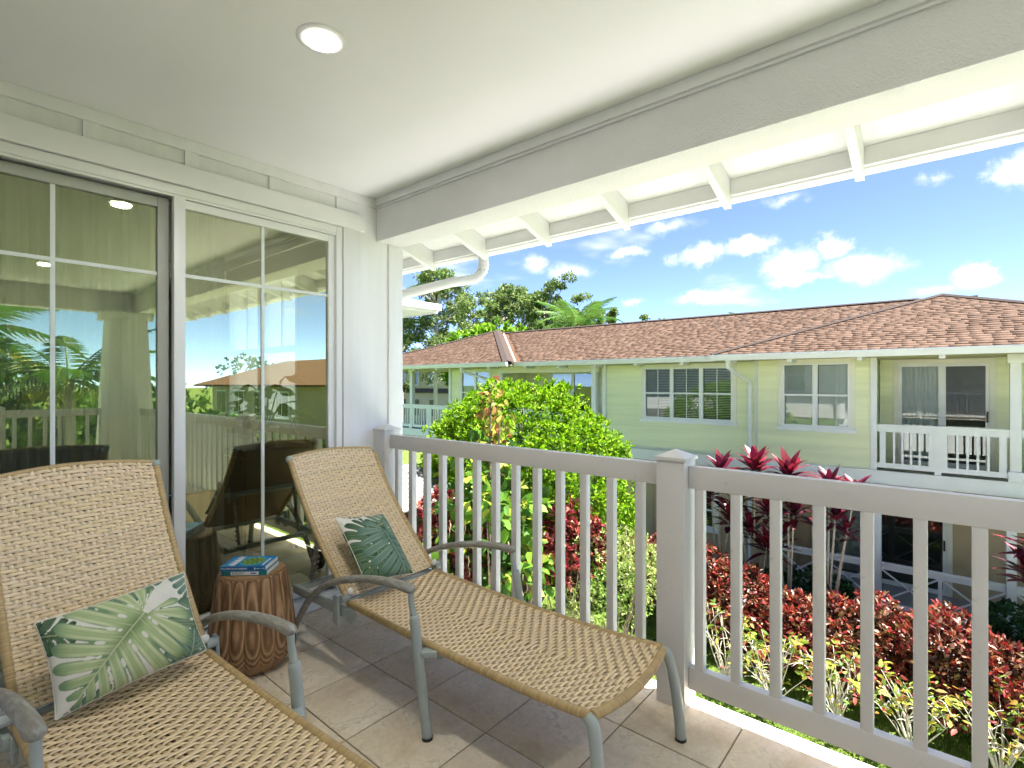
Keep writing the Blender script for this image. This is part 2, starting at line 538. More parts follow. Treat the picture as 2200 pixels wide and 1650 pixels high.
# ------------------------------------------------------------------ gutter with its downspout
gt = thing('rain_gutter', 'white rain gutter along the porch eave with downspout elbow at the house corner', 'gutter', (0, 0, 0))
g = MB()
prof = [(2.957, 2.415), (3.045, 2.412), (3.06, 2.43), (3.072, 2.47), (3.085, 2.50), (3.085, 2.52), (3.075, 2.52), (3.06, 2.48), (3.035, 2.425), (2.967, 2.425), (2.967, 2.51), (2.957, 2.51)]
g.prism([(-12, y, z) for y, z in prof], (12 + XE + .75, 0, 0))
g.build('trough', white, gt)
def ribpipe(pts, w, h):
    m = MB(); P = [Vector(p) for p in pts]
    m.tube(P, [w] * len(P), 12, True, h / w)
    return m
dp = [(-2.86, 3.02, 2.42), (-2.86, 3.02, 2.33), (-2.868, 3.01, 2.285), (-2.885, 2.985, 2.248), (-2.91, 2.95, 2.225), (-3.0, 2.80, 2.19), (-3.33, 2.46, 2.06)]
dm_ = MB()
P = [Vector(p) for p in dp]
dense = []; rr_ = []
for a, b in zip(P[:-1], P[1:]):
    n = max(2, int((b - a).length / .008))
    for k in range(n):
        dense.append(a.lerp(b, k / n)); rr_.append(.036)
dense.append(P[-1]); rr_.append(.036)
for k in range(len(rr_)):
    if 8 < k < 26 and k % 3 == 0: rr_[k] = .0395
dm_.tube(dense, rr_, 14, True, 1.25)
dm_.build('downspout', white, gt, smooth=True)
MB().tube([(-3.33, 2.46, 2.06), (-3.36, 2.44, 2.0), (-3.36, 2.44, -3.1)], .036, 12).build('downspout', white, gt, smooth=True)

# ------------------------------------------------------------------ ceiling lights
lamp_e = emat('lamp_glow', (1.0, 0.95, 0.88), 2.5)
def downlight(x, y, label):
    t = thing('recessed_downlight', label, 'ceiling light', (x, y, CZ), 0, 'recessed porch downlights')
    MB().lathe([(.062, -.001), (.062, -.004), (.066, -.0065), (.088, -.005), (.091, -.002), (.091, .0)], 40).build('trim_ring', white, t, smooth=True)
    mb = MB().lathe([(.0, .002), (.060, .002), (.0605, -.006), (.056, -.0105), (.03, -.014), (.0, -.0145)], 36)
    ln = mb.build('lens', lamp_e, t, smooth=True)
    ld = bpy.data.lights.new('lamp', 'AREA'); ld.shape = 'DISK'; ld.size = .11; ld.energy = LAMP_W; ld.color = (1.0, 0.96, 0.90)
    ld.spread = R(170)
    lo = bpy.data.objects.new('lamp', ld); COL.objects.link(lo); lo.parent = t; lo.location = (0, 0, -.018)
LAMP_W = 0.62
downlight(-1.80, 1.02, 'lit round recessed light in the porch ceiling above the loungers')
downlight(1.12, 1.0, 'second recessed light mirrored low in the glass door with the screen')

# ------------------------------------------------------------------ sliding glass door
dt = thing('sliding_glass_door', 'white framed sliding glass door with muntin grid behind the loungers', 'door', (XW, 0, 0))
fr = MB()
fr.box(-.10, .012, DY0 + .002, DY0 + .045, 0.002, DZ1 - .002)
fr.box(-.10, .012, DY1 - .045, DY1 - .002, 0.002, DZ1 - .002)
fr.box(-.10, .0122, DY0 + .046, DY1 - .046, DZ1 - .05, DZ1 - .003)
fr.build('door_frame', frame_m, dt, bev=.003)
MB().box(-.012, .006, DY0 + .046, DY1 - .046, DZ1 - .062, DZ1 - .051).build('head_track', frame_m, dt)
MB().box(-.13, .05, DY0 + .046, DY1 - .046, 0.002, 0.035).build('sill_track', frame_m, dt, bev=.003)
MB().box(-.05, -.045, DY0 + .046, DY1 - .046, 0.0355, 0.052).build('rail_guide', pmat('aluminium', (.6, .6, .6), .35, .05, 20, metallic=.9), dt)
MB().box(.0505, .13, DY0 - .05, DY1 + .05, .001, .02).build('threshold', frame_m, dt, bev=.004)
gl_a = glassmat('door_glass', 0.40, (0.80, 0.85, 0.76), (0.95, 1.0, 0.66), 0.0, 0.03)
gl_b = glassmat('door_glass_behind_screen', 0.30, (0.74, 0.78, 0.70), (0.86, 0.97, 0.58), 0.012, 0.03)
munt = pmat('muntin_white', (.78, .82, .78), .4, .02, 3)
def panel(name, y0, y1, x, gl, st, lab=None, dark=False):
    mb = MB()
    fm = frame_m if not dark else pmat('screen_frame', (.46, .47, .42), .45, .05, 4)
    z0, z1 = .056, DZ1 - .064
    mb.box(x - .018, x + .018, y0, y0 + st, z0, z1); mb.box(x - .018, x + .018, y1 - st, y1, z0, z1)
    mb.box(x - .0178, x + .0178, y0 + st, y1 - st, z1 - st, z1 - .001); mb.box(x - .0178, x + .0178, y0 + st, y1 - st, z0 + .001, z0 + st * 1.5)
    p = mb.build(name, fm, dt, bev=.003)
    g0, g1, h0, h1 = y0 + st - .004, y1 - st + .004, z0 + st * 1.5 - .004, z1 - st + .004
    MB().poly([(x, g0, h0), (x, g1, h0), (x, g1, h1), (x, g0, h1)]).build('pane', gl, p)
    yc = (g0 + g1) / 2
    MB().box(x + .001, x + .006, yc - .009, yc + .009, h0, h1).build('muntin', munt, p)
    MB().box(x + .001, x + .0055, g0, yc - .0095, 1.963, 1.981).build('muntin', munt, p)
    MB().box(x + .001, x + .0055, yc + .0095, g1, 1.963, 1.981).build('muntin', munt, p)
    return p
panel('fixed_panel', .925, DY1 - .047, -.025, gl_a, .046)
panel('sliding_panel', DY0 + .047, .915, -.075, gl_b, .052, dark=True)
MB().box(-.028, .011, .918, .972, .037, DZ1 - .051).build('meeting_stile', frame_m, dt, bev=.003)
# ------------------------------------------------------------------ railing
def make_baluster():
    return MB().box(-.019, .019, -.019, .019, .172, .944).mesh('baluster', vinyl, bev=.003)
bal = make_baluster()
def post(parent, x, y):
    h = .0635
    p = MB().box(x - h, x + h, y - h, y + h, 0.0005, 1.062).build('post', vinyl, parent, bev=.004)
    k = .0715
    c = MB().box(x - k, x + k, y - k, y + k, 1.0625, 1.076)
    n = len(c.v)
    c.v += [(x - k + .004, y - k + .004, 1.0762), (x + k - .004, y - k + .004, 1.0762), (x + k - .004, y + k - .004, 1.0762), (x - k + .004, y + k - .004, 1.0762), (x, y, 1.108)]
    c.f += [(n, n + 1, n + 4), (n + 1, n + 2, n + 4), (n + 2, n + 3, n + 4), (n + 3, n, n + 4)]
    c.build('cap', vinyl, p)
    return p
rl = thing('balcony_railing', 'white vinyl porch railing running behind the far lounger', 'railing', (0, 0, 0))
YR = 2.214
px_ = [-3.034, -.924, 1.19, 2.52]
for i, x in enumerate(px_[:3]): post(rl, x, YR)
for i in range(3):
    a, b = px_[i] + .064, px_[i + 1] - .064
    MB().box(a, b, YR - .022, YR + .022, .943, 1.04).build('top_rail', vinyl, rl, bev=.006)
    MB().box(a, b, YR - .022, YR + .022, .078, .173).build('bottom_rail', vinyl, rl, bev=.006)
    x = (-1.094 if i == 0 else (-.8156 if i == 1 else 1.33))
    st = -.1505 if i == 0 else .1482
    while a + .03 < x < b - .03:
        link('baluster', bal, rl, (x, YR, 0)); x += st
MB().tube([(-.995, YR - .064, .262), (-.995, YR - .0665, .262)], .006, 10).build('screw', rubber, rl)
rs = thing('balcony_railing', 'white porch railing at the far end mirrored in the screened door glass', 'railing', (XE - .06, 0, 0), R(90))
for a, b in ((YB + .01, .72), (.72 + .127, 1.93)):
    MB().box(a, b, -.022, .022, .943, 1.04).build('top_rail', vinyl, rs, bev=.006)
    MB().box(a, b, -.022, .022, .078, .173).build('bottom_rail', vinyl, rs, bev=.006)
    x = a + .09
    while x < b - .03:
        link('baluster', bal, rs, (x, 0, 0)); x += .1482
post(rs, .7835, 0)
# tapered corner column
ctn = thing('porch_column', 'tapered white corner column at the far end of the porch mirrored in the door', 'column', (2.78, 2.10, 0))
cm = MB(); n = 0
a0, a1 = .30, .215
cm.v += [(-a0, -a0, .30), (a0, -a0, .30), (a0, a0, .30), (-a0, a0, .30), (-a1, -a1, 2.30), (a1, -a1, 2.30), (a1, a1, 2.30), (-a1, a1, 2.30)]
cm.f += [(0, 3, 2, 1), (4, 5, 6, 7), (0, 1, 5, 4), (1, 2, 6, 5), (2, 3, 7, 6), (3, 0, 4, 7)]
cm.build('shaft', stucco, ctn, bev=.005)
MB().box(-.33, .33, -.33, .33, 0, .2995).build('base', stucco, ctn, bev=.005)
MB().box(-.28, .28, -.28, .28, 2.3005, 2.395).build('capital', stucco, ctn, bev=.005)

# ------------------------------------------------------------------ the room behind the glass
room_p = pmat('room_paint', (.62, .60, .54), .8, .03, 3)
room_f = pmat('room_floor', (.34, .27, .19), .45, .15, 5)
XB = -7.4
tag(MB().box(XB, XW - .145, -3.2, 2.25, -.06, -.004).build('room_floor', room_f), kind='structure')
tag(MB().box(XB, XW - .145, -3.2, 2.25, 2.6, 2.68).build('room_ceiling', room_p), kind='structure')
rw = MB()
rw.box(XB - .12, XB, -3.2, 2.38, 0, 2.6)
rw.box(XB, XW - .145, -3.3, -3.2, 0, 2.6)
rw.box(XB, -5.95, 2.26, 2.38, 0, 2.6); rw.box(-4.4, XW - .142, 2.26, 2.38, 0, 2.6); rw.box(-5.95, -4.4, 2.26, 2.38, 0, 1.0); rw.box(-5.95, -4.4, 2.26, 2.38, 2.42, 2.6)
rw.box(XW - .24, XW - .145, -3.3, -.1, 0, 2.6)
tag(rw.build('room_wall', room_p), kind='structure')
def room_window(label, loc, rz, w, z0, z1):
    t = thing('room_window', label, 'window', loc, rz)
    m = MB()
    m.box(-w, -w + .06, -.05, .03, z0, z1); m.box(w - .06, w, -.05, .03, z0, z1); m.box(-.04, .04, -.05, .03, z0 + .06, z1 - .06)
    m.box(-w + .06, w - .06, -.05, .03, z0, z0 + .06); m.box(-w + .06, w - .06, -.05, .03, z1 - .06, z1)
    m.build('frame', frame_m, t)
    m = MB(); zc = (z0 + z1) / 2
    for a, b in ((-w + .06, -.04), (.04, w - .06)):
        m.box(a, b, -.04, .02, zc - .03, zc + .03); m.box((a + b) / 2 - .01, (a + b) / 2 + .01, -.01, .01, zc + .03, z1 - .06)
    m.build('sash_bar', frame_m, t)
    MB().poly([(-w + .06, -.0, z0 + .06), (w - .06, 0, z0 + .06), (w - .06, 0, z1 - .06), (-w + .06, 0, z1 - .06)]).build('pane', glassmat('room_glass', .08, (.9, .93, .9)), t)
room_window('white gridded window of the room seen through the glass door', (-5.175, 2.32, 0), 0, .775, 1.0, 2.42)
dr = thing('dresser', 'dark low cabinet inside the room behind the glass door', 'cabinet', (-4.95, 1.98, 0), 0)
dk = pmat('dark_wood', (.045, .05, .045), .4, .2, 6)
MB().box(-.75, .75, -.24, .24, .06, .84).build('body', dk, dr, bev=.006)
MB().box(-.78, .78, -.26, .26, .8405, .87).build('top', dk, dr, bev=.006)
for k in range(3):
    d = MB().box(-.72 + k * .49, -.26 + k * .49, -.255, -.2405, .12, .80).build('door', dk, dr, bev=.004)
    MB().box(-.50 + k * .49, -.48 + k * .49, -.275, -.2555, .42, .54).build('handle', pmat('aluminium', (.6, .6, .6)), d)
for sx in (-.7, .7):
    for sy in (-.2, .2):
        MB().box(sx - .025, sx + .025, sy - .025, sy + .025, 0, .0595).build('leg', dk, dr)

# sheer curtains inside the glass door
def sheer_mat():
    m = bpy.data.materials.new('sheer_cloth'); m.use_nodes = True
    nt = m.node_tree; nt.nodes.clear(); N = nt.nodes.new; L = nt.links.new
    o = N('ShaderNodeOutputMaterial'); d = N('ShaderNodeBsdfDiffuse'); d.inputs['Color'].default_value = (.86, .88, .86, 1)
    tl = N('ShaderNodeBsdfTranslucent'); tl.inputs['Color'].default_value = (.8, .82, .8, 1); tr = N('ShaderNodeBsdfTransparent')
    a = N('ShaderNodeMixShader'); a.inputs[0].default_value = .35; L(d.outputs[0], a.inputs[1]); L(tl.outputs[0], a.inputs[2])
    b = N('ShaderNodeMixShader'); b.inputs[0].default_value = .40; L(a.outputs[0], b.inputs[1]); L(tr.outputs[0], b.inputs[2])
    L(b.outputs[0], o.inputs['Surface']); return m
shm = sheer_mat()
def sheer(label, y0, y1):
    t = thing('sheer_curtain', label, 'curtain', (XW - .26, 0, 0))
    n = int((y1 - y0) / .012); m = MB()
    pts = [(.030 * math.sin(k * .55) + .012 * math.sin(k * 1.37 + 1), y0 + (y1 - y0) * k / n) for k in range(n + 1)]
    for k in range(n): m.poly([(*pts[k], .02), (*pts[k + 1], .02), (*pts[k + 1], 2.40), (*pts[k], 2.40)])
    m.build('cloth', shm, t, smooth=True)
    MB().tube([(0, y0 - .02, 2.41), (0, y1 + .02, 2.41)], .009, 8).build('rod', frame_m, t)
sheer('pale sheer curtain behind the screened door panel', .02, .93)
sheer('narrow pale sheer curtain gathered behind the clear door panel', .98, 1.26)
# ------------------------------------------------------------------ wicker loungers
wick = pmat('wicker_strand', (1, 1, 1), 0.42, 0.06, 60, attr=True, stretch=(1, 1, 1), spec=0.4)
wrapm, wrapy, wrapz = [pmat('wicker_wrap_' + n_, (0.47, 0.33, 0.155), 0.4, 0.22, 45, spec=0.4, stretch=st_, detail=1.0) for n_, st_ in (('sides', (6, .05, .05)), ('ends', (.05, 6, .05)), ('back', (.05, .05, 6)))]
metal = pmat('grey_green_metal', (0.36, 0.40, 0.385), 0.38, 0.06, 8, spec=0.5, dirt=((0.30, 0.27, 0.22), 14, 0.60, 0.72, 0.35))
armm = pmat('weathered_arm', (0.27, 0.255, 0.225), 0.55, 0.22, 18, stretch=(1.0, 5, 5), dirt=((0.40, 0.42, 0.40), 9, 0.52, 0.66, 0.6))
white_cap = pmat('white_plastic', (.75, .75, .72), .4, .05, 8)
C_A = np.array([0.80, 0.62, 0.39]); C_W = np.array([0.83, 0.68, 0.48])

def weave(name, nu, nv, hw, Lr, surf, flip=1, cw=None):
    """2/1 twill, chevron about the middle: nu warp strands along the length, nv weft strands across. surf(y, l) -> (p, n) arrays"""
    V = []; F = []; C = []; base = 0
    hgt = 0.0036
    us = np.linspace(-hw, hw, nu + 1); us = (us[1:] + us[:-1]) / 2
    pu = 2 * hw / nu
    vs = (np.arange(nv) + .5) * Lr / nv; pv = Lr / nv
    mid = nu // 2
    def over(i, r):                       # weft over warp?
        k = (i - mid) if i >= mid else (mid - 1 - i)
        return ((k * flip + r) % 3) != 0
    OV = np.array([[over(i, r) for i in range(nu)] for r in range(nv)])
    def strip(along_is_u, a_pts, cross, halfw, hts, colr):
        nonlocal base
        n = len(a_pts)
        offs = np.array([-1.0, -0.45, 0.45, 1.0]) * halfw
        dz = np.array([-0.0016, 0.0003, 0.0003, -0.0016])
        vv = []
        for o, z in zip(offs, dz):
            if along_is_u: p, nrm = surf(a_pts, np.full(n, cross + o))
            else: p, nrm = surf(np.full(n, cross + o), a_pts)
            vv.append(p + nrm * (hts + z)[:, None])
        vv = np.stack(vv, 1).reshape(-1, 3)
        idx = base + np.arange(n * 4).reshape(n, 4)
        for k in range(3):
            q = np.stack([idx[:-1, k], idx[:-1, k + 1], idx[1:, k + 1], idx[1:, k]], 1)
            F.append(q if along_is_u else q[:, ::-1])
        V.append(vv); C.append(np.repeat(colr[None, :], n * 4, 0) * 1.0)
        base += n * 4
    sub = 4
    for r in range(nv):
        hk = np.where(OV[r], hgt, -hgt)
        a = np.linspace(-hw, hw, nu * sub + 1)
        t = (a + hw) / pu - .5
        i0 = np.clip(np.floor(t).astype(int), 0, nu - 1); i1 = np.clip(i0 + 1, 0, nu - 1)
        f = np.clip(t - i0, 0, 1); f = f * f * (3 - 2 * f)
        h = hk[i0] * (1 - f) + hk[i1] * f
        c = C_A * random.uniform(.93, 1.05) * (np.array([1.0, random.uniform(.97, 1.02), random.uniform(.93, 1.06)]))
        strip(True, a, vs[r] + random.uniform(-.06, .06) * pv, pv * .44, h, c)
    for i in range(nu):
        hk = np.where(OV[:, i], -hgt, hgt * .9)
        a = np.linspace(0, Lr, nv * 3 + 1)
        t = a / pv - .5
        i0 = np.clip(np.floor(t).astype(int), 0, nv - 1); i1 = np.clip(i0 + 1, 0, nv - 1)
        f = np.clip(t - i0, 0, 1); f = f * f * (3 - 2 * f)
        h = hk[i0] * (1 - f) + hk[i1] * f
        c = (C_W if cw is None else np.array(cw)) * random.uniform(.95, 1.05)
        strip(False, a, us[i], pu * .285, h, c)
    return npmesh(name, np.concatenate(V), np.concatenate(F), None, wick, np.concatenate(C))

SL = 1.335; HW = .262
def seat_surf(y, l):
    q = (y / HW) ** 2
    bow = .028 * (1 - q) * np.clip(l / SL, 0, 1) ** 6
    x = l + bow
    z = .352 - .012 * np.sin(np.pi * np.clip(l / SL, 0, 1)) - .012 * (1 - q) + .012 * np.clip((l - 1.0) / .33, 0, 1) ** 2
    p = np.stack([x, y, z], -1); n = np.zeros_like(p); n[:, 2] = 1
    return p, n
BL = .83
def back_surf(y, l):
    q = (y / HW) ** 2
    z = l + .035 * (1 - q) * np.clip(l / BL, 0, 1) ** 5
    x = -.014 * (1 - q) - .035 * np.sin(np.pi * np.clip(l / BL, 0, 1) ** 1.2) + 0 * y
    p = np.stack([x, y, z], -1); n = np.zeros_like(p); n[:, 0] = 1
    return p, n
seat_me = weave('seat_weave', 24, 92, HW, SL, seat_surf, 1, (.52, .37, .21))  # darker seat warp paints the shaded gaps of the chevron
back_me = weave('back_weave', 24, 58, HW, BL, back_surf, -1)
def wrapped(path, r, pitch=.0085):
    P = [Vector(p) for p in path]; d = []; rr = []
    for a, b in zip(P[:-1], P[1:]):
        n = max(1, int((b - a).length / (pitch / 2)))
        for k in range(n): d.append(a.lerp(b, k / n))
    d.append(P[-1])
    rr = [r if k % 2 else r * .86 for k in range(len(d))]
    return MB().tube(d, rr, 9)
def surf_path(surf, pts):
    out = []
    for y, l in pts:
        p, n = surf(np.array([float(y)]), np.array([float(l)])); out.append(tuple(p[0]))
    return out
RW = .0168
def edge(surf, L):
    e1 = [(s, k * L / 14) for s in (-HW - .008,) for k in range(15)]
    e2 = [(HW + .008, k * L / 14) for k in range(15)]
    fo = [(-HW + k * 2 * HW / 12, L + .006) for k in range(13)]
    return surf_path(surf, e1), surf_path(surf, e2), surf_path(surf, fo)
se = edge(seat_surf, SL); bk = edge(back_surf, BL)
under = pmat('wicker_underside', (.23, .16, .095), .7, .3, 60, stretch=(1, 4, 1))  # brown back of the weave, its dark tone also stands for gap shade
def backing(name, surf, L, off):
    ys = np.linspace(-HW, HW, 13); ls = np.linspace(0, L, 31)
    Y, Lg = np.meshgrid(ys, ls); p, n_ = surf(Y.ravel(), Lg.ravel())
    idx = np.arange(13 * 31).reshape(31, 13)
    q = np.stack([idx[:-1, :-1].ravel(), idx[:-1, 1:].ravel(), idx[1:, 1:].ravel(), idx[1:, :-1].ravel()], 1)
    return npmesh(name, p - n_ * off, q, None, under)
seat_under = backing('underside', seat_surf, SL, .0085); back_under = backing('underside', back_surf, BL, .0085)
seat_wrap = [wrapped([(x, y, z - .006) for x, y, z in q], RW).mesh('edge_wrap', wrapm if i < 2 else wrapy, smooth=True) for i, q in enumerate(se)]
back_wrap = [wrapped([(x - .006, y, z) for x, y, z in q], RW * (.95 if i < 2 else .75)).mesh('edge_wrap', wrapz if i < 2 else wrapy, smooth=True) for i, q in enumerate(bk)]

def smooth_path(pts, n=6):
    P = [Vector(p) for p in pts]; P = [P[0] * 2 - P[1]] + P + [P[-1] * 2 - P[-2]]; out = []
    for i in range(1, len(P) - 2):
        for k in range(n):
            t = k / n; a, b, c, d = P[i - 1:i + 3]
            out.append(.5 * ((2 * b) + (c - a) * t + (2 * a - 5 * b + 4 * c - d) * t * t + (3 * b - a - 3 * c + d) * t ** 3))
    out.append(P[-2]); return out

def lounger(label, loc, rz, ang):
    t = thing('wicker_lounger', label, 'lounge chair', loc, rz, 'wicker loungers on the porch')
    st = link('seat', seat_me, t); st['kind'] = 'stuff'
    for m in seat_wrap: link('edge_wrap', m, st)
    link('underside', seat_under, st)
    th = -(R(90) - R(ang))
    b = link('backrest', back_me, t, (-.015, 0, .372)); b['kind'] = 'stuff'; b.rotation_euler = (0, th, 0)
    for m in back_wrap: link('edge_wrap', m, b)
    link('underside', back_under, b)
    MB().tube([(-.03, -HW, -.012), (-.03, HW, -.012)], .012, 10).build('hinge_bar', metal, b, smooth=True)
    MB().bar((-.085, -HW, .45), (-.085, HW, .45), .03, .02).build('back_crossbar', metal, b)
    for s in (-1, 1):
        # corner cap of the backrest
        MB().lathe([(0.0, BL - .02), (.0185, BL - .016), (.0195, BL + .004), (.014, BL + .013), (0.0, BL + .015)], 14, 0, 0).build('corner_cap', metal, b, smooth=True, loc=(-.008, s * (HW + .008), 0))
        yo = s * .322; yi = s * (HW + .014)
        # armrest: low at the rear, arched, rounded front end
        ap = smooth_path([(-.43, yo, .10), (-.36, yo, .20), (-.26, yo, .315), (-.12, yo, .415), (.06, yo, .487), (.25, yo, .535), (.42, yo, .56), (.515, yo, .563)], 6)
        rad = []
        for k in range(len(ap)):
            f = k / (len(ap) - 1); rad.append(.0175 + .006 * f)
        ap = ap + [ap[-1] + Vector((.012, 0, -.001)), ap[-1] + Vector((.022, 0, -.004)), ap[-1] + Vector((.027, 0, -.007))]
        rad = rad + [.0225, .0165, .006]
        a = MB().tube(ap, rad, 14, True, .8).build('armrest', armm, t, smooth=True)
        MB().tube(smooth_path([(.525, yo, .555), (.532, yo, .50), (.548, yo, .455)], 4), .0125, 12).build('neck', metal, a, smooth=True)
        lp = smooth_path([(.546, yo, .462), (.565, yo, .36), (.60, yo, .17), (.628, yo, .006)], 6)
        lg = MB().tube(lp, [.0185] * 1 + [.0205] * (len(lp) - 1), 14).build('leg', metal, t, smooth=True)
        MB().tube([(.628, yo, .0), (.6285, yo, .012)], .0212, 14).build('foot_cap', rubber, lg)
        MB().bar((.578, yo - s * .012, .318), (.64, yi, .325), .045, .022).build('bracket', metal, lg, bev=.003)
        # foot-end legs
        xf = SL + .012
        fp = smooth_path([(xf - .02, s * (HW + .006), .352), (xf + .008, s * (HW + .016), .33), (xf + .03, s * (HW + .030), .22), (xf + .042, s * (HW + .045), .09), (xf + .046, s * (HW + .05), .005)], 6)
        fg = MB().tube(fp, [.019 + .002 * min(1, k / 6) for k in range(len(fp))], 14).build('leg', metal, t, smooth=True)
        MB().tube([(xf + .046, s * (HW + .05), 0), (xf + .046, s * (HW + .05), .012)], .0215, 14).build('foot_cap', rubber, fg)
        # rear side rail, hinge plates, wheel
        MB().bar((.04, yi + s * .02, .315), (-.47, yi + s * .02, .305), .022, .042).build('side_rail', metal, t, bev=.003)
        MB().prism([(.05, yi + s * .004, .34), (.09, yi + s * .004, .31), (.07, yi + s * .004, .265), (.0, yi + s * .004, .272), (-.02, yi + s * .004, .30), (.0, yi + s * .004, .335)], (0, s * .012, 0)).build('hinge_plate', metal, t, bev=.002)
        MB().prism([(-.05, yi + s * .036, .385), (-.012, yi + s * .036, .38), (.0, yi + s * .036, .255), (-.045, yi + s * .036, .258)], (0, s * .014, 0)).build('hinge_plate', metal, t, bev=.002)
        MB().tube([(-.005, yi - s * .004, .372), (-.005, yi + s * .034, .372)], .019, 14).build('pivot', metal, t, smooth='ang')
        MB().tube([(-.005, yi - s * .012, .392), (.004, yi - s * .012, .40), (.014, yi - s * .012, .392)], [.012, .019, .010], 12).build('pivot_cap', white_cap, t, smooth=True)
        w = MB(); xw, zw = -.44, .092
        w.tube([(xw, yo + s * .022, zw), (xw, yo + s * .026, zw), (xw, yo + s * .055, zw), (xw, yo + s * .059, zw)], [.078, .088, .088, .078], 28)
        wo = w.build('wheel', rubber, t, smooth='ang')
        MB().tube([(xw, yo - s * .005, zw), (xw, yo + s * .066, zw)], .016, 14).build('hub', metal, wo)
    MB().bar((-.46, -HW - .02, .300), (-.46, HW + .02, .300), .036, .026).build('rear_crossbar', metal, t, bev=.003)
    MB().bar((.62, -HW, .298), (.62, HW, .298), .03, .022).build('seat_crossbar', metal, t, bev=.003)
    # notched struts that hold the backrest
    top = Vector((-.015, 0, .372)) + Matrix.Rotation(th, 3, 'Y') @ Vector((-.085, 0, .45))
    for s in (-1, 1):
        y = s * .205
        A = Vector((-.462, y, .322)); B = Vector((top.x, y, top.z)); d = (B - A); L = d.length; d.normalize()
        nrm = Vector((d.z, 0, -d.x))
        pts = [(0, -.012), (0, .014)]
        for k in range(5):
            u = .02 + k * .032
            pts += [(u, .014), (u + .004, .036), (u + .018, .040), (u + .014, .014)]
        pts += [(L, .012), (L, -.012)]
        P = [A + d * u + nrm * v for u, v in pts]
        P = [(p.x, p.y - .005, p.z) for p in P]
        MB().prism(P, (0, .010, 0)).build('notched_strut', armm, t)
    return t
lounger('wicker lounger in the foreground holding the wide pale-leaf pillow', (-2.205, .498, 0), R(3.2), 53.5)
lounger('wicker lounger beside the white railing holding the dark-leaf pillow', (-2.195, 1.652, 0), R(.3), 47.5)

# ------------------------------------------------------------------ pillows with a monstera print
linen = pmat('printed_linen', (1, 1, 1), 0.85, 0.04, 40, bump=0.12, bscale=420, attr=True, spec=0.2)
def monstera(U, V, out, cx, cy, ang, size, pal, wid=.62, side=1.0, N=6.0):
    """paint one split leaf over out (n,3); U, V in centimetres, cx, cy where the stalk joins, ang = direction of the tip"""
    lig, mid, dark, vein, edge_c = [np.array(c) for c in pal]
    ca, sa = math.cos(ang), math.sin(ang)
    dx, dy = U - cx, V - cy
    a = (dx * ca + dy * sa) / size
    b = (-dx * sa + dy * ca) / size
    b = b + .10 * a * a - .04 * a
    ab = np.abs(b) / (wid / .62)
    r0 = np.hypot(a - .16, ab); th = np.arctan2(ab, a - .16)
    kx = np.array([0, .35, .8, 1.3, 1.9, 2.4, 2.8, 3.05, 3.1416]); ky = np.array([.86, .80, .70, .64, .60, .57, .50, .36, .10])
    Rr = np.interp(th, kx, ky)
    rel = r0 / Rr
    q = np.clip(a, 0, .95)
    for _ in range(7):
        ph = np.radians(78 - 42 * q / .95)
        q = np.clip(.5 * q + .5 * (a - ab / np.tan(ph) + .22 * ab * ab), 0, .95)
    t0 = np.degrees(np.arctan2(ab, a))
    c = np.where((t0 > 78) | (q < .004), -np.clip(t0 - 78, 0, 110) / 31.0, q * N) + np.where(b > 0, .78, .45)
    fr = c - np.floor(c); ds = np.abs(fr - .5)           # 0 in the slit, .5 on the vein
    scal = 1 - .22 * (1 - 2 * ds) ** 3
    inside = rel < scal
    inside &= ~((a < 0) & (ab < .03 + .10 * np.clip(-a / .35, 0, 1)))
    depth = .50 + .14 * np.sin(np.floor(c) * 2.3)
    slit = (rel > depth) & (ds < .045 + .10 * np.clip((rel - depth) / .45, 0, 1)) & (ab > .05)
    lat = ab / .6
    hole = ((lat - .26) / .075) ** 2 + (ds / .13) ** 2 < 1
    hole |= (((lat - .13) / .035) ** 2 + (ds / .12) ** 2 < 1) & (np.floor(c) % 2 == 0)
    hole &= (ab > .04) & (rel < .7)
    inside &= ~slit & ~hole
    tone = np.clip(1.0 - np.abs(ds - .24) / .20, 0, 1) * np.clip((rel - .15) / .3, 0, 1) * np.clip(1.35 - rel, 0, 1)
    tone = np.clip(tone + .10 * np.sin(44 * fr + 9 * rel) * np.clip(rel, 0, 1), 0, 1)
    colr = mid + (lig - mid) * tone[:, None]
    eg = np.clip((rel / scal - .78) / .22, 0, 1) ** 1.6
    colr = colr + (edge_c - colr) * (eg * .8)[:, None]
    colr = colr + (dark - colr) * (np.clip(1 - ab / .10, 0, 1) * .65 * np.clip(1.1 - rel, 0, 1))[:, None]
    gs = np.clip(1 - (ds - .10) / .09, 0, 1) * np.clip((rel - .3) / .2, 0, 1)
    colr = colr + (edge_c - colr) * (.7 * gs)[:, None]
    vn = np.clip(1 - (.5 - ds) / .035, 0, 1) * (rel < .92) * np.clip(1.2 - rel, 0, 1)
    colr = colr + (vein - colr) * np.clip(vn * 1.2, 0, 1)[:, None]
    mr_ = np.clip(1 - np.abs(b) * size / .32, 0, 1) * (a > -.02) * (a < .98)
    colr = colr + (vein * .9 - colr) * np.clip(mr_ * 1.5, 0, 1)[:, None]
    out[:] = np.where(inside[:, None], colr, out)
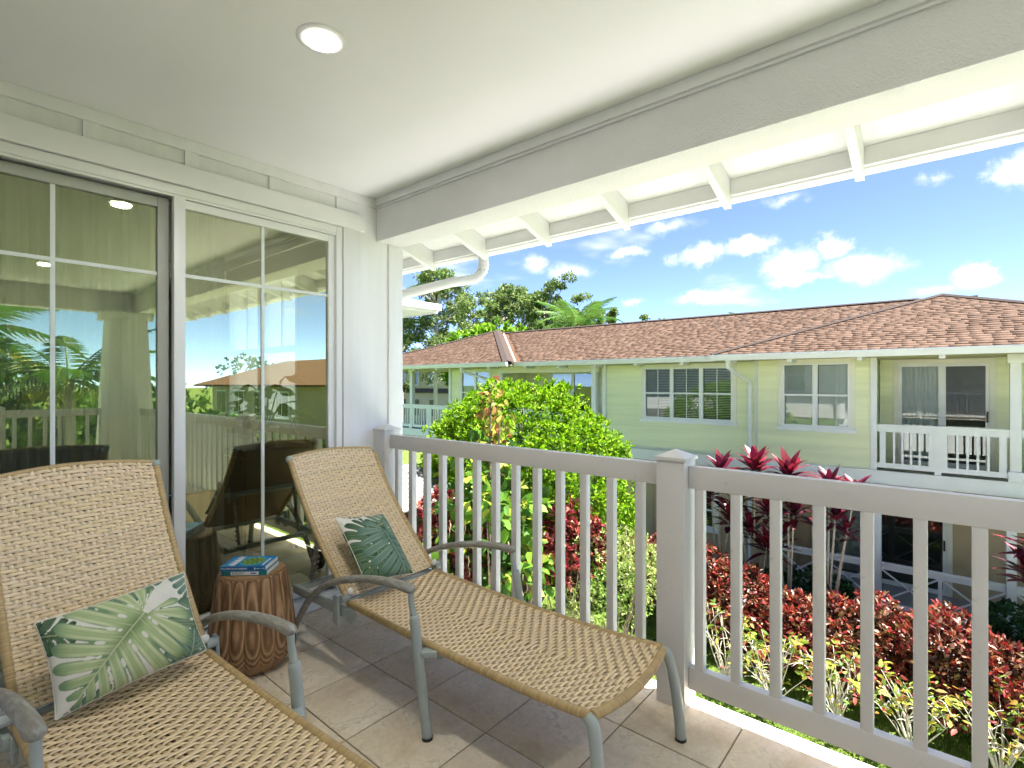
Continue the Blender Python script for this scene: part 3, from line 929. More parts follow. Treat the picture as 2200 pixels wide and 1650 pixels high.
def pillow(label, loc, rot, w, h, th, paint, n=190):
    g = np.linspace(-1, 1, n); U, V = np.meshgrid(g, g); u = U.ravel(); v = V.ravel()
    prof = (np.clip(1 - np.abs(u) ** 2.6, 0, 1) * np.clip(1 - np.abs(v) ** 2.6, 0, 1)) ** .5
    wr = .05 * np.sin(7 * u + 3 * v) * np.clip(np.abs(u) * np.abs(v), 0, 1) + .04 * np.sin(9 * v - 4 * u) * np.abs(u) ** 3
    pin = lambda q: 1 - .055 * (1 - q * q)
    X = u * w / 2 * pin(v); Y = v * h / 2 * pin(u)
    Zf = th / 2 * prof * (1 + wr)
    P = np.stack([X, Y, Zf], 1); B = np.stack([X, Y, -th / 2 * prof], 1)
    col = np.tile(np.array([0.70, 0.68, 0.61]), (len(u), 1))
    paint((u + 1) / 2 * w * 100, (1 - v) / 2 * h * 100, col)
    idx = np.arange(n * n).reshape(n, n)
    q = np.stack([idx[:-1, :-1].ravel(), idx[:-1, 1:].ravel(), idx[1:, 1:].ravel(), idx[1:, :-1].ravel()], 1)
    Vv = np.concatenate([P, B]); F = np.concatenate([q, q[:, ::-1] + n * n])
    me = npmesh('throw_pillow', Vv, F, None, linen, np.concatenate([col, col]))
    o = link('throw_pillow', me, None, loc); o.rotation_euler = rot
    tag(o, label, 'pillow', 'leaf print pillows')
    ring = np.concatenate([idx[0, :], idx[1:, -1], idx[-1, -2::-1], idx[-2:0:-1, 0]])
    pp = [tuple(P[i]) for i in ring[::4]]; pp.append(pp[0])
    MB().tube(pp, .0022, 6, False).build('piping', pmat('pillow_seam', (.74, .73, .66), .85, .05, 30), o, smooth=True)
    return o
PAL_L = [(.66, .68, .43), (.34, .44, .21), (.07, .13, .045), (.58, .60, .38), (.11, .22, .13)]
PAL_M = [(.27, .34, .22), (.11, .19, .11), (.035, .08, .04), (.42, .45, .29), (.06, .12, .075)]
PAL_D = [(.15, .22, .125), (.055, .115, .055), (.02, .05, .022), (.40, .43, .26), (.035, .08, .04)]
PAL_B = [(.28, .37, .29), (.115, .20, .145), (.04, .09, .065), (.36, .44, .34), (.065, .14, .105)]
def paint1(U, V, o):
    monstera(U, V, o, 31, -9, R(160), 22, PAL_B, .5)
    monstera(U, V, o, 45, -3, R(100), 14, PAL_B, .5)
    monstera(U, V, o, 46, 17, R(128), 20, PAL_M, .6)
    monstera(U, V, o, 34, 36, R(-60), 17, PAL_B, .55)
    monstera(U, V, o, 4, 36, R(-20), 14, PAL_M, .5)
    monstera(U, V, o, -4, 3, R(25), 14, PAL_D, .5)
    monstera(U, V, o, 27.0, 9.2, R(143), 30, PAL_L, .68, N=7.0)
def paint2(U, V, o):
    monstera(U, V, o, 36, 6, R(170), 22, PAL_M, .66)
    monstera(U, V, o, 4, -7, R(40), 13, PAL_D, .5)
    monstera(U, V, o, 34, 40, R(200), 24, PAL_M, .66)
    monstera(U, V, o, 4, 42, R(-15), 20, PAL_D, .6)
    monstera(U, V, o, 9.5, 31, R(-80), 28, PAL_D, .70)
    monstera(U, V, o, 23, 13, R(84), 30, PAL_B, .72, N=7.0)
pillow('wide pillow with one large pale green monstera leaf on the foreground lounger', (-2.165, .502, .520), (R(62), R(-5), R(93)), .43, .30, .115, paint1)
pillow('squarish pillow with dark green monstera leaves leaning on the lounger by the railing', (-2.27, 1.585, .552), (R(46), R(9), R(99)), .335, .38, .11, paint2)

# ------------------------------------------------------------------ carved wooden stool
def stoolwood():
    m = bpy.data.materials.new('carved_wood'); m.use_nodes = True
    nt = m.node_tree; nt.nodes.clear(); N = nt.nodes.new; L = nt.links.new
    out = N('ShaderNodeOutputMaterial'); b = N('ShaderNodeBsdfPrincipled')
    t = N('ShaderNodeTexCoord'); s = N('ShaderNodeSeparateXYZ'); L(t.outputs['Object'], s.inputs[0])
    def M_(op, a, c=None):
        n = N('ShaderNodeMath'); n.operation = op
        for i, v in enumerate((a, c)):
            if v is None: continue
            if isinstance(v, (int, float)): n.inputs[i].default_value = v
            else: L(v, n.inputs[i])
        return n.outputs[0]
    rad = M_('SQRT', M_('ADD', M_('MULTIPLY', s.outputs[0], s.outputs[0]), M_('MULTIPLY', s.outputs[1], s.outputs[1])))
    nz = N('ShaderNodeTexNoise'); nz.inputs['Scale'].default_value = 7; nz.inputs['Detail'].default_value = 4
    mp = N('ShaderNodeMapping'); mp.inputs['Scale'].default_value = (1, 1, .35); L(t.outputs['Object'], mp.inputs[0]); L(mp.outputs[0], nz.inputs['Vector'])
    q = M_('ADD', M_('MULTIPLY', rad, 640.0), M_('ADD', M_('MULTIPLY', s.outputs[2], 78.0), M_('MULTIPLY', nz.outputs['Fac'], 17.0)))
    w = M_('ADD', M_('MULTIPLY', M_('SINE', q), .5), .5)
    w2 = M_('POWER', w, 1.6)
    fine = N('ShaderNodeTexNoise'); fine.inputs['Scale'].default_value = 90; fine.inputs['Detail'].default_value = 5
    mp2 = N('ShaderNodeMapping'); mp2.inputs['Scale'].default_value = (1, 1, .06); L(t.outputs['Object'], mp2.inputs[0]); L(mp2.outputs[0], fine.inputs['Vector'])
    mixf = M_('ADD', M_('MULTIPLY', w2, .62), M_('MULTIPLY', fine.outputs['Fac'], .5))
    r = N('ShaderNodeValToRGB'); L(mixf, r.inputs[0]); e = r.color_ramp.elements
    e[0].position = .12; e[0].color = (.115, .052, .022, 1); e[1].position = .92; e[1].color = (.46, .285, .155, 1)
    x = e.new(.5); x.color = (.29, .155, .072, 1)
    L(r.outputs[0], b.inputs['Base Color']); b.inputs['Roughness'].default_value = .5
    bp = N('ShaderNodeBump'); bp.inputs['Strength'].default_value = .25; bp.inputs['Distance'].default_value = .003; L(mixf, bp.inputs['Height']); L(bp.outputs[0], b.inputs['Normal'])
    L(b.outputs[0], out.inputs['Surface']); return m
swood = stoolwood()
stl = thing('carved_stool', 'ribbed brown wooden drum stool standing between the two loungers', 'stool', (-2.66, 1.135, 0), R(8))
prof = [(.128, 0), (.142, .004), (.16, .018), (.186, .06), (.198, .12), (.199, .16), (.194, .22), (.184, .29), (.174, .36), (.165, .42), (.160, .452), (.155, .463)]
pz = []
for a, b in zip(prof[:-1], prof[1:]):
    for k in range(4): pz.append((a[0] + (b[0] - a[0]) * k / 4, a[1] + (b[1] - a[1]) * k / 4))
pz.append(prof[-1])
NF = 17
def flute(r, z, a):
    f = abs(math.sin(NF * a / 2)) ** .8
    return r * (1 - .058 * (1 - f))
MB().lathe(pz, NF * 12, fn=flute).build('drum', swood, stl, smooth='ang')
tp = MB().lathe([(.138, .4632), (.146, .4660), (.140, .4675), (.10, .4680), (.0, .4680)], 64).build('top', pmat('stool_top_wood', (.30, .165, .075), .45, .3, 14, stretch=(1, 8, 1)), stl, smooth=True)

# ------------------------------------------------------------------ two guide books
blue = pmat('blue_cover', (.012, .12, .33), .3, .05, 20)
teal = pmat('teal_cover', (.012, .17, .19), .35, .08, 20)
page = pmat('paper_pages', (.80, .80, .77), .8, .06, 300, stretch=(.02, .02, 1))
lab_w = pmat('spine_label', (.72, .74, .72), .5, .05, 20)
ink_w = pmat('white_ink', (.85, .87, .87), .5, .01, 5)
ink_d = pmat('dark_ink', (.07, .10, .12), .5, .01, 5)
def text(body, parent, loc, rot, size, mat, name='lettering', xs=1.0, bold=0.0):
    c = bpy.data.curves.new(name, 'FONT'); c.body = body; c.size = size; c.align_x = 'LEFT'; c.align_y = 'CENTER'
    c.extrude = 0.00008; c.offset = bold; c.materials.append(mat)
    tmp = bpy.data.objects.new(name, c); COL.objects.link(tmp)
    me = bpy.data.meshes.new_from_object(tmp.evaluated_get(bpy.context.evaluated_depsgraph_get()))
    bpy.data.objects.remove(tmp)
    o = link(name, me, parent, loc); o.rotation_euler = rot; o.scale = (xs, 1, 1)
    return o
BW, BD = .215, .15
def book(label, loc, rz, hh, cov):
    t = thing('guide_book', label, 'book', loc, rz, 'guide books on the stool')
    m = MB()
    m.box(-BW / 2, BW / 2, -BD / 2, BD / 2, 0, .0015); m.box(-BW / 2, BW / 2, -BD / 2, BD / 2, hh - .0015, hh); m.box(-BW / 2, BW / 2, -BD / 2 - .0014, -BD / 2 + .0004, .0002, hh - .0002)
    m.build('cover', cov, t, bev=.0005)
    MB().box(-BW / 2 + .001, BW / 2 - .001, -BD / 2 + .001, BD / 2 - .0015, .0016, hh - .0016).build('pages', page, t)
    return t
SP = (R(90), 0, 0)
z0 = .4683; brz = R(43)
bc = (-2.655, 1.118)
b2 = book('teal travel book with a pale spine label under the blue one', (bc[0] + .006, bc[1] + .004, z0), brz, .0225, teal)
MB().box(-BW / 2 + .045, BW / 2 - .038, -BD / 2 - .0022, -BD / 2 - .0015, .003, .0195).build('spine_label', lab_w, b2)
text('KAUA\u02BBI', b2, (-BW / 2 + .052, -BD / 2 - .0024, .0112), SP, .0165, ink_d, xs=1.1)
MB().box(.032, .058, -BD / 2 - .0026, -BD / 2 - .0023, .008, .0145).build('spine_emblem', pmat('emblem_blue', (.14, .17, .42), .5), b2)
b1 = book('blue guidebook lying on top with a green island on its cover', (bc[0], bc[1], z0 + .0228), brz, .0215, blue)
text('THE ULTIMATE KAUAI GUIDEBOOK', b1, (-BW / 2 + .004, -BD / 2 - .0018, .0105), SP, .0105, ink_w, xs=.74, bold=.00012)
MB().box(.055, .060, -BD / 2 - .002, -BD / 2 - .0016, .006, .015).build('spine_emblem', ink_w, b1)
MB().box(.064, .084, -BD / 2 - .002, -BD / 2 - .0016, .0095, .0115).build('spine_emblem', ink_w, b1)
MB().box(.090, .104, -BD / 2 - .002, -BD / 2 - .0016, .007, .014).build('spine_emblem', pmat('emblem_pale_blue', (.2, .5, .7), .5), b1)
n = 90
gx = np.linspace(-BW / 2 + .002, BW / 2 - .002, n); gy = np.linspace(-BD / 2 + .002, BD / 2 - .002, n)
X, Y = np.meshgrid(gx, gy); x = X.ravel(); y = Y.ravel()
colr = np.tile(np.array([.012, .20, .47]), (n * n, 1)) * (1 + .5 * np.clip(y / BD + .2, 0, 1))[:, None]
rr = ((x - .018) / .058) ** 2 + ((y - .0) / .060) ** 2 + .10 * np.sin(70 * x) * np.cos(90 * y)
lag = np.clip(1.45 - rr, 0, 1)
colr = colr + (np.array([.08, .50, .66]) - colr) * (np.clip(lag, 0, .8))[:, None]
isl = rr < .85
g = np.stack([.13 + .10 * np.sin(210 * x) * np.cos(160 * y), .26 + .08 * np.cos(260 * x + 120 * y), .05 + 0 * x], 1)
colr = np.where(isl[:, None], np.clip(g, .02, 1), colr)
wb_ = (x < -.045) & (x > -.075 + .01 * np.sin(300 * y)) & (np.abs(y) < .065)
colr = np.where((wb_ & (np.sin(520 * y) > -.75))[:, None], np.array([.78, .80, .82]), colr)
wb_ = (np.abs(x - .086) < .004) & (np.abs(y + .01) < .05)
colr = np.where(wb_[:, None], np.array([.70, .76, .80]), colr)
idx = np.arange(n * n).reshape(n, n)
q = np.stack([idx[:-1, :-1].ravel(), idx[:-1, 1:].ravel(), idx[1:, 1:].ravel(), idx[1:, :-1].ravel()], 1)
link('cover_print', npmesh('cover_print', np.stack([x, y, np.full_like(x, .0218)], 1), q, None, pmat('cover_print', (1, 1, 1), .25, .02, 30, attr=True), colr), b1)
# ------------------------------------------------------------------ the house across the garden
green = pmat('green_siding', (.76, .78, .48), .65, .05, 2.5, bump=.1, bscale=70, stretch=(.2, 1, 3), objrand=.04, dirt=((.55, .56, .36), 1.6, .50, .72, .35))
tan = pmat('tan_siding', (.44, .34, .19), .7, .05, 3)
trimw = pmat('house_trim', (.74, .75, .70), .55, .03, 4)
casing = pmat('window_casing', (.74, .72, .56), .6, .03, 4)
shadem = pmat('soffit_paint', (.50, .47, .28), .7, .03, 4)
conc = pmat('concrete_floor', (.30, .29, .28), .8, .1, 3)
blindm = pmat('blind_slats', (.85, .88, .85), .6, .03, 6)
curt = pmat('curtain_cloth', (.84, .87, .85), .9, .05, 6)
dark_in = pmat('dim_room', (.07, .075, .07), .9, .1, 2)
hglass = glassmat('house_glass', .09, (.66, .72, .68), (.95, 1, .95), 0.0, .05)
shing = pmat('roof_shingle', (1, 1, 1), .9, .14, 30, attr=True, bump=.3, bscale=160, spec=.08)
ridge_m = pmat('ridge_cap', (.05, .038, .033), .9, .2, 20, spec=.08)
flash = pmat('valley_flashing', (.40, .40, .38), .5, .05, 10)

GZ = -3.18                     # garden level
FZ = -.40                      # upper floor level of that house
EZ, PITCH = 2.02, .36
Ym, Yw = 12.2, 11.85           # eave lines: main roof, the two front wings
H = thing('green_house', 'two storey house with pale green upper siding and brown shingle roof', 'house', (0, 0, 0))
def roof_z(y, y0): return EZ + PITCH * (y - y0)
Yr = 16.1; Zr = roof_z(Yr, Ym)
XL, XR = -18.7, 3.85           # outer eave corners
xvR, xvL = -4.12, -10.2        # where the wing eaves end
def slab(m, pts, t=.05):
    m.prism(pts, (0, 0, -t))
rf = MB()
# main front slope, back slope
slab(rf, [(xvL - .35, Ym, EZ), (xvR + .35, Ym, EZ), (xvR + .35 + (Yr - Ym), Yr, Zr), (xvL - .35 - (Yr - Ym), Yr, Zr)])
slab(rf, [(xvL - 4.3, Yr, Zr), (.5, Yr, Zr), (.5, 20.2, EZ), (-18, 20.2, EZ)])
# right wing: front triangle, flanks
apR = Vector((xvR + (XR - xvR) / 2, Yw + (XR - xvR) / 2, roof_z(Yw + (XR - xvR) / 2, Yw)))
slab(rf, [(xvR, Yw, EZ), (XR, Yw, EZ), tuple(apR)])
slab(rf, [(xvR, Yw, EZ), tuple(apR), (apR.x, 19, apR.z), (xvR, 19, EZ)])
slab(rf, [(XR, Yw, EZ), (XR, 19, EZ), (apR.x, 19, apR.z), tuple(apR)])
apL = Vector(((xvL + XL) / 2, Yw + (xvL - XL) / 2, roof_z(Yw + (xvL - XL) / 2, Yw)))
slab(rf, [(XL, Yw, EZ), (xvL, Yw, EZ), tuple(apL)])
slab(rf, [(xvL, Yw, EZ), (xvL, 19, EZ), (apL.x, 19, apL.z), tuple(apL)])
slab(rf, [(XL, Yw, EZ), tuple(apL), (apL.x, 19, apL.z), (XL, 19, EZ)])
plainsh = pmat('shingle_bed', (.09, .05, .03), .9, .2, 18, spec=.08)
roof = rf.build('roof', plainsh, H)
def hipcap(a, b, w=.075, m=ridge_m, nm='hip_cap', up=.035):
    a = Vector(a); b = Vector(b); d = (b - a).normalized(); s = d.cross(Vector((0, 0, 1))).normalized(); u = s.cross(d)
    mb = MB()
    P = [a - s * w - u * (.030 - up), a + u * (up + .012), a + s * w - u * (.030 - up)]
    mb.prism([tuple(p) for p in P], b - a)
    return mb.build(nm, m, roof)
hipcap((xvR, Yw, EZ), apR); hipcap((XR, Yw, EZ), apR); hipcap((xvL, Yw, EZ), apL, .16); hipcap((XL, Yw, EZ), apL)
hipcap((apL.x, Yr, Zr + .005), (apR.x - .45, Yr, Zr + .005), nm='ridge_cap')
hipcap((apR.x - .5, Yr, Zr), (apR.x + .6, 15.2, Zr - .30), nm='hip_cap')
# white metal valley beside the far wing
va = Vector((xvL, Ym, EZ + .03)); vb = Vector((xvL - (Yr - Ym) + .15, Yr - .15, Zr - .02))
MB().bar(va, vb, .055, .012, (0, -.34, 1)).build('valley_flashing', flash, roof)
# shingles: courses across each slope
SH = []
def course(y0, xa, xb, n0):
    """rows up one slope from eave y0; xa(y), xb(y) its left and right limits"""
    dy = .140
    k = 0
    while True:
        y = y0 + k * dy
        if xb(y) - xa(y) < .25 or y > Yr - .05: break
        x = xa(y) + .02 + random.uniform(0, .12)
        while x < xb(y) - .05:
            w = random.choice((.15, .18, .22, .26, .30)); x2 = min(x + w, xb(y) - .03)
            if x2 - x > .05: SH.append((x, x2, y, roof_z(y, y0), random.random() < .45))
            x = x2 + .006
        k += 1
course(Ym, lambda y: xvL - .0 - max(0, (y - Ym)) + .12, lambda y: xvR + (y - Ym) + .0 - .02, 0)
course(Yw, lambda y: xvR + (y - Yw) + .05, lambda y: XR - (y - Yw) - .05, 0)
course(Yw, lambda y: XL + (y - Yw) + .05, lambda y: xvL - (y - Yw) - .06, 0)
PALS = [(.083, .052, .036), (.077, .048, .033), (.090, .057, .040), (.085, .053, .037), (.073, .045, .031), (.093, .060, .043)]
def wedge(w, thick):
    d = .152; z = d * PITCH
    t0, t1 = (.013 if thick else .0045), .002
    v = [(0, 0, 0), (w, 0, 0), (w, d, z), (0, d, z), (0, 0, t0), (w, 0, t0), (w, d, z + t1), (0, d, z + t1)]
    f = [(4, 5, 6, 7), (0, 1, 5, 4), (1, 2, 6, 5), (2, 3, 7, 6), (3, 0, 4, 7), (0, 3, 2, 1)]
    return v, f
scache = {}
camp = Vector((0, 0, 1.4))
seen = [s for s in SH if s[0] > -9.5]
seen.sort(key=lambda s: (Vector(((s[0] + s[1]) / 2, s[2], s[3])) - camp).length - 3.0 * (s[1] - s[0]))
near = set(id(s) for s in seen[:300])
Vr, Fr, Cr = [], [], []
nb = 0
for s in SH:
    x, x2, y, z, th = s
    pi_ = random.randrange(6); w = x2 - x; br = random.uniform(.88, 1.1)
    if id(s) in near:
        key = (round(w, 2), th, pi_)
        if key not in scache:
            v, f = wedge(key[0], th)
            scache[key] = npmesh('shingle', v, f, None, shing, np.tile(np.array(PALS[pi_]), (8, 1)), smooth=False)
        link('shingle', scache[key], roof, (x, y, z + .002))
    else:
        v, f = wedge(w, th)
        Vr.append(np.array(v) + np.array([x, y, z + .002])); Fr.append(np.array(f) + nb); Cr.append(np.tile(np.array(PALS[pi_]) * br, (8, 1))); nb += 8
o = link('shingles', npmesh('shingles', np.concatenate(Vr), np.concatenate(Fr), None, shing, np.concatenate(Cr), smooth=False), roof); o['kind'] = 'stuff'
# eave: fascia, gutter, soffit, rafter ends
def gutter_run(x0, x1, y):
    MB().prism([(x0, y + .02, EZ - .13), (x0, y - .07, EZ - .13), (x0, y - .10, EZ - .07), (x0, y - .12, EZ - .03), (x0, y - .12, EZ + .0), (x0, y + .02, EZ + .0)], (x1 - x0, 0, 0)).build('gutter', trimw, roof)
gutter_run(XL, xvL, Yw); gutter_run(xvL + .02, xvR - .02, Ym); gutter_run(xvR, XR, Yw)
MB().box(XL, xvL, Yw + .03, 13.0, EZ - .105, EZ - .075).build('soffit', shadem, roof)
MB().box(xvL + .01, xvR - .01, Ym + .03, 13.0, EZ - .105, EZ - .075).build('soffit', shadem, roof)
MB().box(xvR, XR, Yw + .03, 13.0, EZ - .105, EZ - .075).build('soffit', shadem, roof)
x = XL + .3
while x < XR:
    yy = Ym if xvL < x < xvR else Yw
    MB().box(x - .045, x + .045, yy + .05, yy + .5, EZ - .19, EZ - .106).build('rafter_end', trimw, roof)
    x += 1.22
# walls: lapped planks cut round the openings
def cuts(x0, x1, z0, z1, holes):
    segs = [(x0, x1)]
    for hx0, hx1, hz0, hz1 in holes:
        if hz1 <= z0 + .01 or hz0 >= z1 - .01: continue
        ns = []
        for a, b in segs:
            if hx1 <= a or hx0 >= b: ns.append((a, b)); continue
            if hx0 > a: ns.append((a, hx0))
            if hx1 < b: ns.append((hx1, b))
        segs = ns
    return [q for q in segs if q[1] - q[0] > .03]
def lap_wall(y, x0, x1, z0, z1, holes=(), mat=green, exp=.152, along='x'):
    w = thing_part('wall', H)
    z = z0
    while z < z1 - .02:
        zt = min(z + exp, z1)
        for a, b in cuts(x0, x1, z, zt, holes):
            m = MB()
            P = [(a, y, z - .012), (a, y - .030, z - .014), (a, y - .006, zt), (a, y, zt)]
            if along == 'x': m.prism(P, (b - a, 0, 0))
            else: m.prism([(yy, aa, zz) for aa, yy, zz in P], (0, b - a, 0))
            m.build('plank', mat, w)
        z += exp
    # sheathing behind the planks
    m = MB()
    zs = sorted({z0, z1} | {h[2] for h in holes} | {h[3] for h in holes})
    for a0, b0 in zip(zs[:-1], zs[1:]):
        for a, b in cuts(x0, x1, a0, b0, holes):
            if along == 'x': m.box(a, b, y + .001, y + .12, a0, b0)
            else: m.box(y + .001, y + .12, a, b, a0, b0)
    m.build('sheathing', mat, w)
    return w
def thing_part(name, parent):
    o = bpy.data.objects.new(name, None); COL.objects.link(o); o.parent = parent; return o
def batten_wall(y, x0, x1, z0, z1, holes=()):
    w = thing_part('wall', H)
    zs = sorted({z0, z1} | {h[2] for h in holes} | {h[3] for h in holes})
    m = MB()
    for a0, b0 in zip(zs[:-1], zs[1:]):
        for a, b in cuts(x0, x1, a0, b0, holes): m.box(a, b, y, y + .12, a0, b0)
    m.build('sheathing', tan, w)
    x = x0 + .2
    while x < x1:
        segs = [(z0, z1)]
        for h in holes:
            if h[0] - .03 < x < h[1] + .03:
                segs = [(z0, h[2] - .12), (h[3] + .1, z1)]
        for a, b in segs:
            if b - a > .05: MB().box(x - .02, x + .02, y - .014, y - .0005, a, b).build('batten', tan, w)
        x += .405
    return w
def window(x0, x1, z0, z1, y, cols, grid=True, blind='slats', sill=True, par=None):
    """white framed double hung windows side by side in pale casing"""
    par = par or H
    w = MB()
    c = .09
    for a, b, e, f in ((x0 - c, x0, z0 - .0, z1 + c), (x1, x1 + c, z0 - .0, z1 + c), (x0, x1, z1, z1 + c)):
        w.box(a, b, y - .035, y - .006, e, f)
    win = w.build('window', casing, par, bev=.003)
    if sill: MB().box(x0 - c - .03, x1 + c + .03, y - .055, y - .006, z0 - .10, z0 - .001).build('sill', trimw, win, bev=.003)
    fm = MB(); s = .045
    fm.box(x0, x0 + s, y - .03, y + .05, z0, z1); fm.box(x1 - s, x1, y - .03, y + .05, z0, z1)
    fm.box(x0 + s, x1 - s, y - .03, y + .05, z0, z0 + s); fm.box(x0 + s, x1 - s, y - .03, y + .05, z1 - s, z1)
    cw = (x1 - x0) / cols; zm = (z0 + z1) / 2
    for k in range(1, cols): fm.box(x0 + k * cw - .05, x0 + k * cw + .05, y - .028, y + .05, z0 + s, z1 - s)
    fm.build('frame', trimw, win, bev=.003)
    for k in range(cols):
        a = x0 + k * cw + (.05 if k else s); b = x0 + (k + 1) * cw - (.05 if k < cols - 1 else s)
        sb = MB().box(a, b, y - .02, y + .035, zm - .02, zm + .02)
        if grid: sb.box((a + b) / 2 - .009, (a + b) / 2 + .009, y + .012, y + .018, z0 + s, zm - .02); sb.box((a + b) / 2 - .009, (a + b) / 2 + .009, y + .002, y + .008, zm + .02, z1 - s)
        sb.build('sash_bar', trimw, win)
        MB().poly([(a, y + .010, zm + .02), (b, y + .010, zm + .02), (b, y + .010, z1 - s), (a, y + .010, z1 - s)]).build('pane', hglass, win)
        MB().poly([(a, y + .020, z0 + s), (b, y + .020, z0 + s), (b, y + .020, zm - .02), (a, y + .020, zm - .02)]).build('pane', hglass, win)
        if blind:
            bl = MB(); z = z0 + s
            tl = .022 if blind == 'slats' else .028
            while z < z1 - s:
                bl.bar((a + .01, y + .06, z), (b - .01, y + .06, z), .038, .003, (0, .7 if blind == 'slats' else 2.6, 1)); z += .042 if blind == 'slats' else .034
            bl.build('blind', blindm, win)
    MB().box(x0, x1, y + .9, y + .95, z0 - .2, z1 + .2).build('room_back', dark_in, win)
    return win
ZT = EZ - .108; ZB = FZ
YF = 13.07; YD = 12.95
tri = (-6.34, -4.02, .44, 1.80); dbl = (-2.90, -1.60, .42, 1.83); lef = (-13.45, -12.05, .30, 1.80); low = (-5.25, -4.45, -2.25, -1.35)
lap_wall(YF, -7.52, -3.50, ZB, ZT, [tri])
lap_wall(YD, -3.42, -1.24, ZB, ZT, [dbl])
lap_wall(YF, -14.0, -11.52, ZB, ZT, [lef])
window(*tri, YF, 3); window(*dbl, YD, 2, grid=False, blind='shutter'); window(*lef, YF, 2, grid=False, blind='shutter')
lap_wall(14.35, -11.5, -7.4, ZB, ZT, [(-10.4, -8.6, ZB, 1.75)])
lap_wall(14.25, -1.2, 3.6, ZB, ZT, [(-.86, .62, ZB + .02, 1.80)])
for x, y in ((-3.46, YF - .03), (-1.19, YD - .03), (-7.56, YF - .03), (-11.5, YF - .03), (-14.02, YF - .03)):
    MB().box(x - .055, x + .055, y - .035, y + .1, ZB, ZT).build('corner_board', trimw, H, bev=.004)
# returns of the recesses
for x, a, b in ((-1.24, YD + .08, 14.25), (-7.52, YF + .08, 14.35), (-11.52, YF + .08, 14.35)):
    MB().box(x - .04, x + .02, a, b, ZB, ZT).build('return_wall', green, H)
# belt boards and floor edge
MB().box(-19, 3.8, 12.86, 12.9, -.66, FZ - .02).build('belt_board', trimw, H, bev=.004)
MB().box(-19, 3.8, 12.84, 12.90, FZ - .0195, FZ + .012).build('belt_cap', trimw, H, bev=.004)
MB().box(-19, 3.8, 12.905, 18.5, -.62, FZ - .021).build('upper_floor', conc, H)
MB().box(-19, -1.25, 12.87, 12.90, -.80, -.661).build('lower_band', tan, H)
MB().box(-14, 3.6, 18.5, 18.6, GZ, ZT).build('rear_wall', green, H)
MB().box(-14.1, -14.0, 14.6, 18.5, FZ, ZT).build('side_wall', green, H)
MB().box(3.6, 3.7, 13.0, 18.6, GZ, ZT).build('side_wall', green, H)
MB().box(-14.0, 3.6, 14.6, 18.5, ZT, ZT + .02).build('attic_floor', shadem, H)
# sliding doors of the recessed porches
def slider(x0, x1, z0, z1, y, cloth=True, nm='sliding_door'):
    m = MB(); s = .06
    for a, b, e, f in ((x0 - .1, x0, z0, z1 + .1), (x1, x1 + .1, z0, z1 + .1), (x0, x1, z1, z1 + .1)): m.box(a, b, y - .04, y - .002, e, f)
    d = m.build(nm, casing, H, bev=.003)
    m = MB(); xm = (x0 + x1) / 2
    for a, b in ((x0, xm), (xm, x1)):
        m.box(a, a + s, y - .02, y + .03, z0, z1); m.box(b - s, b, y - .02, y + .03, z0, z1); m.box(a + s, b - s, y - .02, y + .03, z0, z0 + .09); m.box(a + s, b - s, y - .02, y + .03, z1 - s, z1)
    m.build('frame', trimw, d)
    for a, b in ((x0 + s, xm - s), (xm + s, x1 - s)):
        MB().poly([(a, y, z0 + .09), (b, y, z0 + .09), (b, y, z1 - s), (a, y, z1 - s)]).build('pane', hglass, d)
        if cloth:
            c = MB(); n = 26; pts = []
            for k in range(n + 1):
                pts.append((a + (b - a) * k / n, y + .10 + .018 * math.sin(k * 1.9)))
            for k in range(n): c.poly([(*pts[k], z0 + .1), (*pts[k + 1], z0 + .1), (*pts[k + 1], z1 - s), (*pts[k], z1 - s)])
            if cloth != 'half' or a < xm - .1: c.build('curtain', curt, d)
    MB().box(x1 - .05, x1 - .02, y - .045, y - .021, (z0 + z1) / 2 - .12, (z0 + z1) / 2 + .1).build('handle', rubber, d)
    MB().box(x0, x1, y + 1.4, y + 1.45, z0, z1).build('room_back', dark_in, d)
slider(-.86, .62, FZ + .02, 1.80, 14.25, 'half'); slider(-10.4, -8.6, FZ + .02, 1.75, 14.35, 'half')
# porch railings upstairs
hbal = MB().box(-.018, .018, -.018, .018, .14, .86).mesh('baluster', trimw)
def porch_rail(x0, x1, y, mids, off=.11):
    t = thing_part('porch_railing', H)
    MB().box(x0, x1, y - .045, y + .045, FZ + .915, FZ + .955).build('cap_rail', trimw, t, bev=.004)
    MB().box(x0, x1, y - .02, y + .02, FZ + .80, FZ + .914).build('top_rail', trimw, t)
    MB().box(x0, x1, y - .02, y + .02, FZ + .07, FZ + .17).build('bottom_rail', trimw, t)
    xs = [x0] + list(mids) + [x1]
    for q in mids: MB().box(q - .05, q + .05, y - .035, y + .035, FZ + .013, FZ + .914).build('post', trimw, t)
    for a, b in zip(xs[:-1], xs[1:]):
        for q in (a + .09, b - .09): MB().box(q - .05, q + .05, y - .019, y + .019, FZ + .171, FZ + .799).build('stile', trimw, t)
        n = max(3, round((b - a - .3) / .128)); w = (b - a - .28) / n
        for k in range(1, n): link('baluster', hbal, t, (a + .14 + w * k, y, FZ))
porch_rail(-1.13, .83, 12.92, [-.17]); porch_rail(.98, 3.5, 12.92, [2.2]); porch_rail(-11.45, -7.95, 12.98, [-9.7]); porch_rail(-18.5, -14.05, 12.95, [-17.3, -16.1, -15.1])
